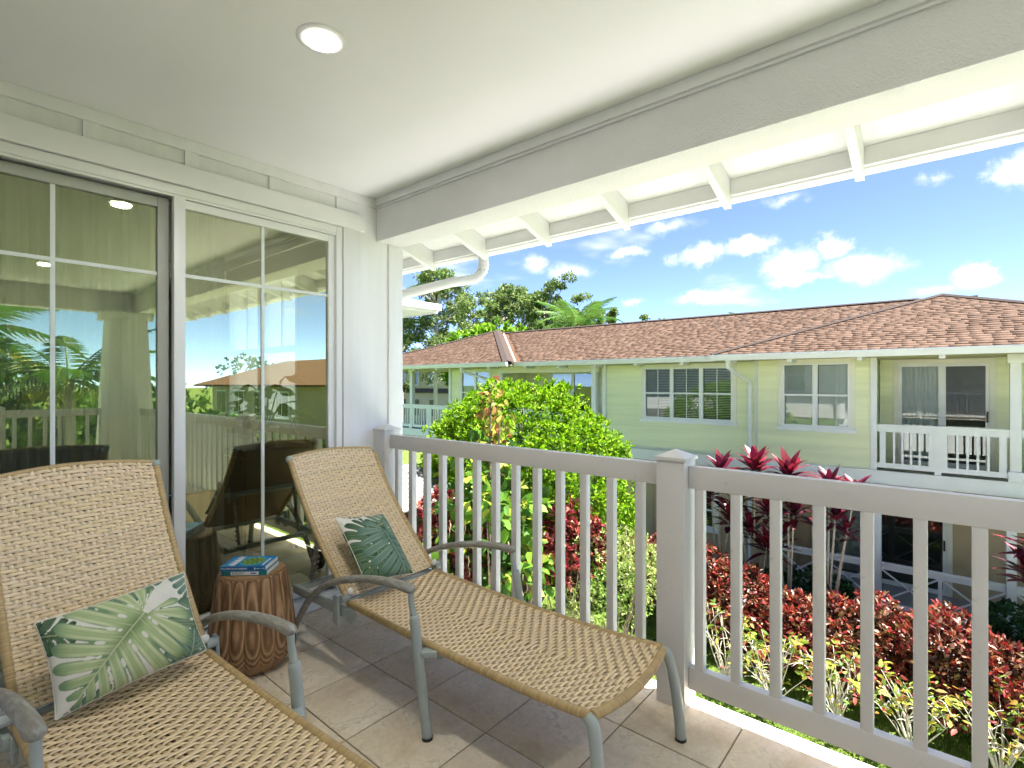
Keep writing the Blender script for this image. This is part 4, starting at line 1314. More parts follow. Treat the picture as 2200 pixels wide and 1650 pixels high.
def big_post(x, y, z0=FZ, z1=ZT):
    m = MB().box(x - .075, x + .075, y - .075, y + .075, z0 + .2, z1 - .16); p = m.build('porch_post', trimw, H, bev=.006)
    MB().box(x - .10, x + .10, y - .10, y + .10, z0 + .012, z0 + .1995).build('base', trimw, p, bev=.004)
    MB().box(x - .11, x + .11, y - .11, y + .11, z1 - .1595, z1 - .001).build('capital', trimw, p, bev=.004)
big_post(.905, 12.95); big_post(-7.86, 13.0); big_post(-16.15, 13.0); big_post(-18.4, 13.0); big_post(3.5, 12.95)
MB().box(-11.4, -7.7, 12.95, 13.05, ZT - .20, ZT - .001).build('porch_beam', casing, H)
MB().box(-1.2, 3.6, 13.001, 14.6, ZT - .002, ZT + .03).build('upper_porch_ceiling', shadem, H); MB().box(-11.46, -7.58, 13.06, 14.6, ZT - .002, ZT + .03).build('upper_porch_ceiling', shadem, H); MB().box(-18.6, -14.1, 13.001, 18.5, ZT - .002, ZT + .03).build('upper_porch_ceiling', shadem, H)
# downspouts
def spout(pts, w=.045):
    m = MB()
    for a, b in zip(pts[:-1], pts[1:]): m.tube([a, b], w, 8)
    m.build('downspout', trimw, H, smooth='ang')
spout([(-3.80, 11.95, EZ - .12), (-3.80, 11.98, EZ - .27), (-3.58, 12.84, EZ - .62), (-3.58, 12.88, EZ - .75), (-3.58, 12.88, GZ)])
spout([(-12.3, 11.9, EZ - .1), (-12.3, 11.95, EZ - .25), (-11.6, 12.9, EZ - .6), (-11.6, 12.95, -.6)])
# lower storey
batten_wall(YF + .02, -14, -3.0, GZ, -.801, [low])
window(*low, YF + .02, 1, grid=False, blind='slats')
batten_wall(14.25, -3.0, 3.6, GZ, -.621, [(-2.45, -.05, GZ + .08, -.98)])
slider(-2.45, -.05, GZ + .08, -.98, 14.25, 'half')
MB().box(-2.98, -2.9, 13.1, 14.25, GZ, -.62).build('return_wall', tan, H)
tag(MB().box(-3.3, 3.8, 12.35, 14.24, GZ - .1, GZ + .07).build('patio', conc), kind='structure')
MB().box(-3.0, 3.6, 12.92, 14.2, -.632, -.6205).build('porch_ceiling', trimw, H)
t = thing_part('patio_railing', H)
zt = GZ + .96
for q in (-2.98, -1.10, .83): MB().box(q - .065, q + .065, 12.55, 12.68, GZ + .071, -.661 if q > -2.9 else -.9).build('post', trimw, t, bev=.005)
for a, b in ((-2.91, -1.17), (-1.03, .76), (.9, 2.6)):
    MB().box(a, b, 12.58, 12.65, zt, zt + .05).build('top_rail', trimw, t, bev=.004)
    MB().box(a, b, 12.595, 12.635, zt - .09, zt - .001).build('sub_rail', trimw, t)
    MB().box(a, b, 12.59, 12.64, GZ + .16, GZ + .23).build('bottom_rail', trimw, t)
    m = (a + b) / 2
    MB().box(m - .03, m + .03, 12.59, 12.64, GZ + .231, zt - .091).build('picket', trimw, t)
    for c, d in ((a, m - .03), (m + .03, b)):
        MB().bar((c, 12.606, GZ + .24), (d, 12.606, zt - .1), .022, .055, (0, 1, 0)).build('cross_brace', trimw, t)
        MB().bar((c, 12.628, zt - .1), (d, 12.628, GZ + .24), .022, .055, (0, 1, 0)).build('cross_brace', trimw, t)

# ------------------------------------------------------------------ our own building beyond the corner: eave corner and porch roof
OW = thing('neighbouring_wing', 'white wing of the near building with grey shingled porch roof below the railing', 'building', (0, 0, 0))
grey_sh = [(.42, .42, .41), (.36, .36, .36), (.47, .47, .45)]
XC = -6.06
m = MB(); slab(m, [(XC, 5.39, 2.60), (XC, -2, 2.60), (-9, -2, 2.60 + 2.94 * .33), (-9, 2.45, 2.60 + 2.94 * .33)], .03)
slab(m, [(XC, 5.39, 2.60), (-9, 2.45, 2.60 + 2.94 * .33), (-12, 2.45, 3.5), (-12, 5.39, 2.60)], .03)
up = m.build('roof', pmat('grey_roof', (.30, .29, .28), .9, .2, 14), OW)
MB().box(XC - .02, XC + .0, -2, 5.37, 2.47, 2.585).build('fascia', trimw, up); MB().box(-12, XC - .021, 5.35, 5.37, 2.47, 2.585).build('fascia', trimw, up)
MB().box(-12, XC - .022, -2, 5.349, 2.49, 2.51).build('soffit', trimw, up)
MB().box(XC + .0005, XC + .11, -2, 5.36, 2.50, 2.60).build('gutter', trimw, up, bev=.01)
MB().box(-11, -6.75, 2.6, 4.75, GZ, 2.489).build('wall', white, OW)
tipz = -.33; yt = 6.53
m = MB(); slab(m, [(XC, yt, tipz), (XC, 2.2, tipz), (-8.2, 2.2, tipz + 2.14 * .333), (-8.2, yt - 2.14, tipz + 2.14 * .333)], .04)
slab(m, [(XC, yt, tipz), (-8.2, yt - 2.14, tipz + 2.14 * .333), (-11, yt - 2.14, tipz + .71), (-11, yt, tipz)], .04)
pr_ = m.build('porch_roof', pmat('grey_roof_bed', (.06, .06, .06), .9, .1, 14), OW)
MB().box(XC - .0, XC + .025, 2.2, yt + .02, tipz - .16, tipz - .005).build('fascia', trimw, pr_); MB().box(-11, XC - .001, yt, yt + .02, tipz - .16, tipz - .042).build('fascia', trimw, pr_)
MB().box(-11, XC - .03, 2.2, yt - .01, tipz - .15, tipz - .13).build('soffit', trimw, pr_)
MB().box(XC + .026, XC + .12, 2.2, yt + .01, tipz - .115, tipz - .02).build('gutter', trimw, pr_, bev=.01)
gsm = pmat('grey_shingle', (.16, .16, .155), .9, .18, 25, objrand=.15, bump=.2, bscale=150, spec=.1)
k = 0
gcache = {}
while k < 15:
    xx = XC - k * .142
    y = 2.3 + random.uniform(0, .2)
    lim = yt - k * .142 - .06
    while y < lim - .05:
        w = random.choice((.28, .33, .4)); y2 = min(y + w, lim)
        key = round(y2 - y - .006, 2)
        if key > .03:
            if key not in gcache:
                d = .155; z = d * .333
                mm = MB(); mm.v = [(0, 0, 0), (0, key, 0), (-d, key, z), (-d, 0, z), (0, 0, .014), (0, key, .014), (-d, key, z + .004), (-d, 0, z + .004)]
                mm.f = [(4, 5, 6, 7), (0, 1, 5, 4), (1, 2, 6, 5), (2, 3, 7, 6), (3, 0, 4, 7), (0, 3, 2, 1)]
                gcache[key] = mm.mesh('shingle', gsm)
            if y > 4.2: link('shingle', gcache[key], pr_, (xx, y, tipz + k * .142 * .333 + .002))
        y = y2 + .004
    k += 1
MB().box(-10, -6.9, 2.4, 4.3, GZ, tipz - .16).build('lower_wall', white, OW)
for yy in (6.3,):
    MB().box(XC - .35, XC - .2, yy - .15, yy, GZ, tipz - .161).build('porch_post', trimw, OW)

# ------------------------------------------------------------------ house far behind, glimpsed through the open porch
FB = thing('far_house', 'beige house glimpsed through the open upper porch of the green house', 'house', (0, 0, 0))
bw = pmat('beige_stucco', (.50, .43, .32), .8, .05, 2)
MB().box(-52, -30, 33.6, 42, GZ, 3.4).build('wall', bw, FB)
rm = MB(); slab(rm, [(-52.6, 33, .45), (-30, 33, .45), (-30, 33.7, .9), (-52.6, 33.7, .9)], .08); rm.build('porch_roof', pmat('brown_roof', (.10, .08, .07), .9, .2, 8), FB)
m = MB(); slab(m, [(-53, 32.8, 3.4), (-29.4, 32.8, 3.4), (-31, 38, 4.6), (-51, 38, 4.6)], .1); m.build('roof', pmat('brown_roof', (.10, .08, .07)), FB)
for x in (-48, -45.6, -43.4, -41.3, -38.5, -35.5):
    w = MB(); w.box(x - .65, x - .55, 33.5, 33.59, 1.1, 2.7); w.box(x + .55, x + .65, 33.5, 33.59, 1.1, 2.7); w.box(x - .55, x + .55, 33.5, 33.59, 2.6, 2.7); w.box(x - .55, x + .55, 33.5, 33.59, 1.1, 1.2); w.box(x - .03, x + .03, 33.5, 33.59, 1.2, 2.6)
    wo = w.build('window', trimw, FB)
    MB().poly([(x - .55, 33.57, 1.2), (x + .55, 33.57, 1.2), (x + .55, 33.57, 2.6), (x - .55, 33.57, 2.6)]).build('pane', pmat('dark_pane', (.05, .06, .07), .08, .05, 2), wo)
    w = MB(); w.box(x - .55, x + .55, 33.52, 33.59, -1.9, -.3); w.build('window', pmat('dark_pane', (.05, .06, .07)), FB)
# air conditioner on the ground by the far wall
ac = thing('air_conditioner', 'blue grey louvred air conditioner unit at the foot of the green house', 'air conditioner', (-8.15, 12.3, GZ))
acm = pmat('unit_grey', (.16, .19, .23), .5, .05, 6)
MB().box(-.38, .38, -.36, .36, .04, .06).build('base', acm, ac)
MB().box(-.33, .33, -.33, .33, .0605, .82).build('core', rubber, ac)
MB().box(-.38, .38, -.38, .38, .8205, .87).build('top', acm, ac, bev=.01)
for sx in (-.36, .36):
    for sy in (-.36, .36): MB().box(sx - .02, sx + .02, sy - .02, sy + .02, .0, .82).build('corner_post', acm, ac)
for k in range(14):
    z = .09 + k * .052
    MB().box(-.338, .338, -.372, -.352, z, z + .028).build('louver', acm, ac); MB().box(.352, .372, -.338, .338, z, z + .028).build('louver', acm, ac)

# the lower storey below the porch, and unseen paving added to bounce sunlight upward
bounce_m = pmat('bounce_concrete', (.52, .52, .515), .85, .08, 2.0, bump=.2, bscale=60)
tag(MB().box(-9.5, 8.0, 3.4, 6.0, GZ - .05, GZ + .02).build('bounce_paving', bounce_m), kind='structure')
tag(MB().box(3.4, 6.6, -9.0, 2.58, GZ - .05, GZ + .02).build('bounce_paving', bounce_m), kind='structure')  # second unseen slab, added to bounce more light in from the open end
lw_ = MB().box(-12, XE + .1, 2.10, 2.24, GZ, -.43).build('lower_storey_wall', white); tag(lw_, kind='structure')

# houses beyond the end of the porch, mirrored in the glass door
MH = thing('mirrored_house', 'hip roofed house mirrored in the large pane of the glass door', 'house', (27, 17.5, GZ - .9), 0)
MB().box(-6, 6, -3.5, 4, 0, 5.4).build('wall', bw, MH)
m = MB(); slab(m, [(-6.9, -4.4, 5.35), (6.9, -4.4, 5.35), (3, .2, 7.0), (-3, .2, 7.0)], .1); slab(m, [(-6.9, -4.4, 5.35), (-3, .2, 7.0), (-6.9, 4.9, 5.35)], .1); slab(m, [(6.9, -4.4, 5.35), (6.9, 4.9, 5.35), (3, .2, 7.0)], .1); slab(m, [(-6.9, 4.9, 5.35), (-3, .2, 7.0), (3, .2, 7.0), (6.9, 4.9, 5.35)], .1)
m.build('roof', plainsh, MH)
MB().box(-6.05, 6.05, -3.56, -3.5, 2.5, 2.8).build('belt_board', trimw, MH)
for x in (-4.4, -1.6, 1.4, 4.2):
    for z in (.9, 3.5):
        w = MB().box(x - .75, x + .75, -3.6, -3.51, z - .08, z + 1.5).build('window', trimw, MH)
        for s_ in (-1, 1): MB().box(x + s_ * .36 - .3, x + s_ * .36 + .3, -3.62, -3.601, z + .02, z + 1.4).build('pane', pmat('dark_pane', (.05, .06, .07), .08, .05, 2), w)
for z in (.9, 3.5):
    w = MB().box(-6.1, -6.01, -1.2, .6, z - .08, z + 1.5).build('window', trimw, MH)
    MB().box(-6.12, -6.101, -1.1, .5, z + .02, z + 1.4).build('pane', pmat('dark_pane', (.05, .06, .07)), w)
# ------------------------------------------------------------------ ground
def lawnmat():
    m = pmat('lawn', (.075, .12, .022), .9, .35, 3.0, bump=.5, bscale=90, spec=.08, dirt=((.12, .14, .03), 1.3, .45, .65, .6))
    return m
lawn = lawnmat()
gm = MB(); n = 40; ext = 500
gm.poly([(-ext, -ext, GZ), (ext, -ext, GZ), (ext, ext, GZ), (-ext, ext, GZ)])
g_ = gm.build('lawn_ground', lawn); tag(g_, kind='structure')
mulch = pmat('mulch', (.05, .032, .02), .95, .4, 25, bump=.6, bscale=60)
tag(MB().box(-9.5, 3.5, 10.35, 12.34, GZ - .05, GZ + .03).build('garden_bed', mulch), kind='structure')

leafm = pmat('leaf', (1, 1, 1), .5, .12, 9, attr=True, translucent=.35, spec=.13)
leafg = pmat('glossy_leaf', (1, 1, 1), .4, .15, 12, attr=True, translucent=.22, spec=.22)
bark = pmat('bark', (.16, .12, .085), .9, .25, 14, stretch=(3, 3, .6), bump=.4, bscale=40)
pale_bark = pmat('pale_bark', (.42, .38, .31), .85, .2, 14, stretch=(3, 3, .6), bump=.3, bscale=40)
T8 = np.array([(0, 0, 0), (-.24, .3, .05), (0, .33, 0), (.24, .3, .05), (-.20, .68, .03), (0, .68, -.02), (.20, .68, .03), (0, 1, -.10)])
T8_F4 = np.array([(1, 2, 5, 4), (2, 3, 6, 5)]); T8_F3 = np.array([(0, 2, 1), (0, 3, 2), (4, 5, 7), (5, 6, 7)])
T4 = np.array([(0, 0, 0), (-.30, .45, .03), (.30, .45, .03), (0, 1, -.05)]); T4_F3 = np.array([(0, 2, 1), (1, 2, 3)])
def unit(a): return a / np.maximum(np.linalg.norm(a, axis=-1, keepdims=True), 1e-9)
def leaves(name, P, D, Sz, Cc, mat, parent, wid=1.0, simple=False, flat=0.6):
    """leaf faces: base points P, directions D, sizes, colours"""
    k = len(P); D = unit(D)
    up = np.tile(np.array([0, 0, 1.0]), (k, 1)) * flat + rng.normal(0, .5, (k, 3))
    sd = unit(np.cross(D, up)); nm = np.cross(sd, D)
    T = T4 if simple else T8
    V = P[:, None, :] + Sz[:, None, None] * (T[None, :, 0, None] * wid * sd[:, None, :] + T[None, :, 1, None] * D[:, None, :] + T[None, :, 2, None] * nm[:, None, :])
    m = len(T); off = (np.arange(k) * m)[:, None, None]
    F3 = (T4_F3 if simple else T8_F3)[None] + off
    F4 = None if simple else (T8_F4[None] + off).reshape(-1, 4)
    me = npmesh(name, V.reshape(-1, 3), F4, F3.reshape(-1, 3), mat, np.repeat(Cc, m, 0), smooth=True)
    o = link(name, me, parent); return o
def pick(pal, k, jit=.32):
    pal = np.array(pal); c = pal[rng.integers(0, len(pal), k)]
    return np.clip(c * rng.uniform(1 - jit, 1 + jit, (k, 1)), .003, .95)
def sphere_pts(k): return unit(rng.normal(0, 1, (k, 3)))
def lobed(center, rad, nl, npts, lobe=.42, low=-.55):
    """points on a crown made of lobes, with outward normals"""
    c = np.array(center); r = np.array(rad)
    L = sphere_pts(nl * 3); L = L[L[:, 2] > low][:nl]
    lc = c + L * r * (1 - lobe * .6); lr = lobe * r.mean() * rng.uniform(.75, 1.2, len(L))
    P = []; Nn = []
    per = max(2, npts // len(L))
    for i in range(len(L)):
        d = sphere_pts(per * 2); d = d[(d @ L[i]) > -.15][:per]
        P.append(lc[i] + d * lr[i] * rng.uniform(.75, 1.05, (len(d), 1))); Nn.append(d * .7 + L[i] * .5)
    return np.concatenate(P), unit(np.concatenate(Nn))
def rosettes(P, Nn, per, size, spread=.9, droop=0.0):
    k = len(P) * per
    Pb = np.repeat(P, per, 0); Nb = np.repeat(Nn, per, 0)
    D = unit(Nb * (1.0) + rng.normal(0, spread, (k, 3)) + np.array([0, 0, .25 - droop]))
    Pb = Pb + rng.normal(0, size * .18, (k, 3))
    return Pb, D, size * rng.uniform(.65, 1.2, k)
def limbs(name, base, ends, r0, mat, parent, wob=.08):
    m = MB(); base = Vector(base)
    for e in ends:
        e = Vector(e); mid = base.lerp(e, .5) + Vector((random.uniform(-wob, wob), random.uniform(-wob, wob), random.uniform(0, wob)))
        m.tube(smooth_path([base, mid, e], 4), [r0 * (1 - .8 * k / 8) for k in range(9)], 6)
    return m.build(name, mat, parent, smooth=True)
def shrub(name, label, cat, base, ctr, rad, nl, ncl, per, size, pal, group=None, mat=None, nst=7, spread=.9, wid=1.0, lobe=.42, inner=True, darkpal=None, droop=0.0, low=-.55, barkm=None, r0=.02, foln='foliage'):
    t = thing(name, label, cat, base, random.uniform(0, 6.28) * 0, group)
    b = np.array(base)
    P, Nn = lobed(np.array(ctr) - b, rad, nl, ncl, lobe, low)
    Pb, D, Sz = rosettes(P, Nn, per, size, spread, droop)
    Cc = pick(pal, len(Pb))
    if inner:      # leaves deeper in the crown, a darker palette painting its inner shade
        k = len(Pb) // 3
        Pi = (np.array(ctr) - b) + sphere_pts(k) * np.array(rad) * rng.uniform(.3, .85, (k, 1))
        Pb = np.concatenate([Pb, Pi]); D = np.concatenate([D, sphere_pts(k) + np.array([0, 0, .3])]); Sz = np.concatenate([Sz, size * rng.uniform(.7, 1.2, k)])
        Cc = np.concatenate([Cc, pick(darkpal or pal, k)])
    leaves(foln, Pb, D, Sz, Cc, mat or leafm, t, wid)
    sel = P[rng.choice(len(P), nst, replace=False)]
    limbs('stems', (0, 0, 0), [Vector(q) * .95 for q in sel], r0, barkm or bark, t)
    return t
# rounded bright green tree in front of the green house
GRN = [(.13, .27, .005), (.17, .33, .006), (.22, .38, .011), (.09, .20, .005), (.15, .30, .006), (.055, .13, .006), (.24, .33, .03)]
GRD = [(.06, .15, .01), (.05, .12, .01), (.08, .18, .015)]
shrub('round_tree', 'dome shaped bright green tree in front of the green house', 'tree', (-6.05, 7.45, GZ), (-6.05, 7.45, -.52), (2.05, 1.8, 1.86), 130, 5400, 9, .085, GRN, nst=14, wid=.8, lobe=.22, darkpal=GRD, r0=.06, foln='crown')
# tall copper-tipped plant with big leaves and hanging catkins beside the railing
COP = [(.10, .22, .02), (.16, .30, .03), (.07, .16, .02), (.30, .33, .05), (.05, .12, .02)]
tp_ = shrub('copperleaf_plant', 'tall leafy plant with drooping copper tipped leaves by the grey porch roof', 'plant', (-4.95, 5.35, GZ), (-4.95, 5.35, -.9), (.72, .72, 1.75), 26, 190, 5, .20, COP, nst=10, wid=1.45, lobe=.36, droop=.75, r0=.03, darkpal=[(.04, .10, .015), (.03, .07, .01)])
k = 60
P = np.array([0, 0, 2.3]) + sphere_pts(k) * np.array([.62, .62, 1.7])
for j, (ax, ay, az_) in enumerate(((.02, .0, 4.28), (-.1, .12, 4.0), (.28, -.1, 3.95))):
    q = np.array([ax, ay, az_]) + rng.normal(0, .09, (44, 3)) * np.array([1, 1, 2.2]); P = np.concatenate([P, q])
D = rng.normal(0, .6, (len(P), 3)) + np.array([0, 0, -.7])
leaves('tip_leaves', P, D, rng.uniform(.08, .15, len(P)), pick([(.25, .13, .04), (.16, .20, .03), (.26, .24, .05), (.17, .06, .03)], len(P)), leafm, tp_, 1.1)
cm_ = MB()
for _ in range(60):
    q = Vector((random.gauss(0, .5), random.gauss(0, .5), random.uniform(.9, 3.2)))
    cm_.tube([q, q + Vector((.01, .01, -.07)), q + Vector((0, 0, -.15))], [.006, .007, .003], 5)
cm_.build('catkins', pmat('catkin', (.50, .30, .20), .8, .2, 20), tp_)
m = MB()
for ax, ay, az_ in ((.02, .0, 4.25), (-.1, .12, 4.0), (.28, -.1, 3.95)): m.tube(smooth_path([(ax * .3, ay * .3, 2.2), (ax * .8, ay * .8, 3.3), (ax, ay, az_)], 4), .014, 6)
m.build('tip_stems', bark, tp_)
# red and burgundy shrubs
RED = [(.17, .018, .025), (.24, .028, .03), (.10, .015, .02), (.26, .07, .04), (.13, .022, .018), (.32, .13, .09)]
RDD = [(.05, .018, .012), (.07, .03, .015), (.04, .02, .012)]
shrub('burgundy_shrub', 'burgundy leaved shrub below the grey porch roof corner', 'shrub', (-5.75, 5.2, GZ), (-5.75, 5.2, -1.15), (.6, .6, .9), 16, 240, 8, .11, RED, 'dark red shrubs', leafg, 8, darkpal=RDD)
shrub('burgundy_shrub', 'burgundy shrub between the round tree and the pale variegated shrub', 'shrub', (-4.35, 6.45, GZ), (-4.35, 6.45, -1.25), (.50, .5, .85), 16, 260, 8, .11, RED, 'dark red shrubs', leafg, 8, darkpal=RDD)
# pale variegated shrub
VAR = [(.24, .29, .07), (.31, .34, .13), (.16, .23, .04), (.36, .38, .20), (.20, .27, .065)]
shrub('variegated_shrub', 'pale yellow green variegated shrub behind the railing by the lawn', 'shrub', (-3.75, 6.75, GZ), (-3.75, 6.75, -1.52), (.88, .82, .72), 34, 620, 9, .062, VAR, None, leafm, 12, lobe=.30, darkpal=[(.16, .26, .05), (.22, .32, .07)], wid=.75)
# row of copper-red hedge shrubs
HED = [(.15, .02, .017), (.23, .027, .02), (.10, .017, .015), (.25, .07, .032), (.06, .016, .015), (.30, .03, .024), (.18, .075, .04), (.36, .22, .15), (.13, .075, .025)]
spots = [(-4.25, 9.75, 1.42, .62), (-3.55, 9.55, 1.38, .62), (-2.85, 9.45, 1.22, .62), (-2.1, 9.35, 1.02, .60), (-1.45, 9.30, 1.05, .62), (-.75, 9.25, 1.22, .66), (-.02, 9.2, 1.18, .66), (.70, 9.2, 1.08, .66), (1.45, 9.3, 1.1, .66), (-5.0, 9.9, 1.2, .6)]
near_of = ['behind the white railing post', 'second from the railing post', 'under the tallest ti plants', 'in front of the dark round bush', 'at the middle of the hedge', 'in front of the crossed patio railing', 'with crimson tips near the patio railing', 'at the edge of the view by the patio post', 'at the very end of the hedge', 'at the tree end of the hedge']
for (x, y, h, r), lb in zip(spots, near_of):
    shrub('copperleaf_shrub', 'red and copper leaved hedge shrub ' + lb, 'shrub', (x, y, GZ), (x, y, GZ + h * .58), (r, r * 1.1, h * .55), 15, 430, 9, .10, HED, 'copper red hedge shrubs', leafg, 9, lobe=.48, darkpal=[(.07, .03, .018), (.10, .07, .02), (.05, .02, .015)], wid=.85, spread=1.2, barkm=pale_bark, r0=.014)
# sparse yellow leaved shrubs with bare pale twigs in front of the hedge
YEL = [(.24, .27, .035), (.30, .29, .04), (.14, .21, .03), (.11, .19, .04), (.30, .18, .04), (.20, .25, .055), (.22, .05, .04)]
def sparse(label, base, h, r, nb=16):
    t = thing('sparse_shrub', label, 'shrub', base, 0, 'scraggly yellow leaved shrubs')
    m = MB(); P = []; D = []
    for k in range(nb):
        a = random.uniform(0, 6.28); rr = r * random.uniform(.3, 1.0)
        e = Vector((rr * math.cos(a), rr * math.sin(a), h * random.uniform(.55, 1.0)))
        mid = Vector((e.x * .4 + random.uniform(-.1, .1), e.y * .4 + random.uniform(-.1, .1), e.z * .55))
        pth = smooth_path([(0, 0, 0), mid, e], 4); m.tube(pth, [.012 * (1 - .75 * i / 8) for i in range(9)], 5)
        for _ in range(2):
            s0 = pth[random.randint(3, 7)]; e2 = s0 + Vector((random.uniform(-.3, .3), random.uniform(-.3, .3), random.uniform(-.05, .25)))
            m.tube(smooth_path([s0, s0.lerp(e2, .5) + Vector((0, 0, .05)), e2], 3), [.006, .006, .005, .005, .004, .004, .003], 4)
            if random.random() < .55:
                for _ in range(6): P.append(e2 + Vector((random.gauss(0, .03), random.gauss(0, .03), random.gauss(0, .03)))); D.append((random.gauss(0, .8), random.gauss(0, .8), random.gauss(-.15, .45)))
        for _ in range(8): P.append(e + Vector((random.gauss(0, .04), random.gauss(0, .04), random.gauss(0, .04)))); D.append((random.gauss(0, .8), random.gauss(0, .8), random.gauss(-.1, .5)))
    m.build('twigs', pmat('pale_twig', (.46, .42, .34), .8, .15, 20), t, smooth=True)
    P = np.array([tuple(p) for p in P]); D = np.array(D)
    leaves('foliage', P, D, rng.uniform(.07, .13, len(P)), pick(YEL, len(P)), leafm, t, .85)
for (x, y, h, r), lb in zip([(-2.55, 8.0, 1.15, .5), (-1.9, 7.9, 1.05, .55), (-1.15, 8.0, 1.05, .6), (-.35, 8.05, 1.05, .6), (.45, 8.1, .95, .6), (1.1, 8.2, 1.0, .55)],
                            ['next to the railing post', 'over the open patch of lawn', 'below the middle of the red hedge', 'with long bare twigs below the hedge', 'near the lower edge under the hedge', 'last in its row']):
    sparse('scraggly shrub with yellow green leaves and pale twigs ' + lb, (x, y, GZ), h, r)
# dark round bushes by the patio
DKG = [(.018, .075, .022), (.025, .095, .03), (.015, .055, .018), (.04, .12, .03)]
for (x, y, r, z), lb in zip([(-1.95, 11.25, .62, .52), (1.05, 11.2, .66, .62), (-3.2, 11.3, .5, .4)], ['between the ti plants and the patio railing', 'beside the patio post at the edge of the view', 'in the shade behind the ti plants']):
    shrub('round_bush', 'low dark green rounded bush ' + lb, 'shrub', (x, y, GZ), (x, y, GZ + z), (r, r, z), 22, 330, 8, .085, DKG, 'dark green bushes', leafg, 6, lobe=.34, wid=1.3)
# strappy plants under the far wall
def strappy(label, base, n=46, L=.75):
    t = thing('strap_leaf_plant', label, 'plant', base, 0, 'strap leaved plants')
    for k in range(n):
        a = random.uniform(0, 6.28); l = L * random.uniform(.6, 1.15); tilt = random.uniform(.25, 1.0)
        pts = [Vector((math.cos(a) * tilt * l * u * .8, math.sin(a) * tilt * l * u * .8, l * (u - .45 * tilt * u * u))) for u in (0, .35, .7, 1)]
        sd = Vector((-math.sin(a), math.cos(a), 0)); w = [.012, .022, .018, .002]
        m = MB()
        for i in range(3): m.poly([pts[i] - sd * w[i], pts[i] + sd * w[i], pts[i + 1] + sd * w[i + 1], pts[i + 1] - sd * w[i + 1]])
        m.build('leaf', pmat('strap_leaf', (.06, .16, .03), .5, .25, 6, objrand=.3), t)
for (x, y), lb in zip([(-7.0, 11.9), (-6.2, 11.8), (-5.5, 11.7), (-4.7, 11.6), (-3.95, 11.7)], ['nearest the air conditioner', 'second along the tan wall', 'below the low window', 'beside the ti plants', 'behind the tallest ti plant']):
    strappy('clump of green strap leaves ' + lb, (x, y, GZ + .03))
# ti plants: canes with rosettes of crimson leaves
def ti_leaf(L, w, droop):
    us = (0, .12, .3, .55, .8, 1.0); ws = (.10, .35, .9, 1.0, .6, .02)
    V = []; F = []
    for i, (u, q) in enumerate(zip(us, ws)):
        y = L * u; z = -droop * L * u * u; f = .18 * w * q
        V += [(-w * q, y, z + f), (0, y, z), (w * q, y, z + f)]
        if i:
            a = (i - 1) * 3; b = i * 3
            F += [(a, a + 1, b + 1, b), (a + 1, a + 2, b + 2, b + 1)]
    return V, F
TI = [(.13, .008, .026), (.09, .007, .024), (.19, .014, .03), (.055, .007, .02), (.12, .011, .018)]
timesh = []
for c in TI:
    for L, w, d in ((.46, .068, .2), (.42, .064, .55)):
        V, F = ti_leaf(L, w, d); timesh.append(npmesh('leaf', V, F, None, leafg, np.tile(np.array(c), (len(V), 1))))
def ti_plant(label, base, heads):
    t = thing('ti_plant', label, 'plant', base, 0, 'crimson ti plants')
    for (hx, hy, hz, nl, sc) in heads:
        e = Vector((hx, hy, hz)); 
        MB().tube(smooth_path([(hx * .15, hy * .15, 0), (hx * .5, hy * .5, hz * .5), e], 4), [.022 - .001 * i for i in range(9)], 7).build('cane', pale_bark, t, smooth=True)
        nl = int(nl * 2.1)
        for k in range(nl):
            a = k * 2.399; tilt = .2 + 1.35 * k / nl
            d = Vector((math.cos(a) * math.sin(tilt), math.sin(a) * math.sin(tilt), math.cos(tilt)))
            x = d.cross(Vector((0, 0, 1))).normalized(); z = x.cross(d)
            M = Matrix((x, d, z)).transposed().to_4x4()
            o = link('leaf', timesh[random.randrange(len(timesh))], t)
            o.matrix_local = Matrix.Translation(e + Vector((0, 0, -.22 * k / nl))) @ M @ Matrix.Scale(sc * random.uniform(.85, 1.15), 4)
ti_plant('tall crimson ti plant whose top head stands highest above the railing', (-2.85, 10.55, GZ), [(.0, 0, 3.0, 16, 1.05), (-.28, -.1, 2.35, 13, .95), (.2, .05, 2.2, 12, .9), (-.1, .1, 1.75, 11, .9), (.28, -.2, 1.6, 11, .9)])
ti_plant('crimson ti plant just behind the railing post', (-3.55, 10.6, GZ), [(.05, 0, 2.86, 13, .95), (-.15, .05, 2.4, 13, .95), (.25, -.1, 1.95, 12, .9)])
ti_plant('crimson ti plant second along with a broad flat top', (-2.25, 10.5, GZ), [(0, 0, 2.92, 16, 1.05), (.1, -.05, 2.28, 14, 1.1), (-.2, .1, 1.7, 11, .9)])
ti_plant('crimson ti plant over the crossed patio railing with bare canes', (-1.65, 10.5, GZ), [(.05, 0, 2.80, 13, .9), (.42, .05, 2.72, 13, .9), (.15, -.1, 2.3, 10, .8), (.3, .05, 2.05, 9, .8)])
ti_plant('crimson ti plant at the edge of the view by the patio post', (.95, 10.5, GZ), [(.0, 0, 2.3, 13, .95), (-.1, -.1, 1.9, 12, .9), (.3, 0, 2.6, 12, .95)])
# mown grass blades near the porch
k = 70000
gx = rng.uniform(-6.5, 2.5, k); gy = rng.uniform(5.0, 10.3, k)
P = np.stack([gx, gy, np.full(k, GZ)], 1); D = rng.normal(0, .45, (k, 3)); D[:, 2] = 1
gcol = pick([(.075, .14, .015), (.105, .18, .022), (.135, .21, .04), (.055, .10, .015)], k, .25)
go = leaves('grass', P, D, rng.uniform(.03, .07, k), gcol, leafm, None, .28, True)
tag(go, 'short sunlit lawn grass under the railing', 'grass', None, 'stuff')

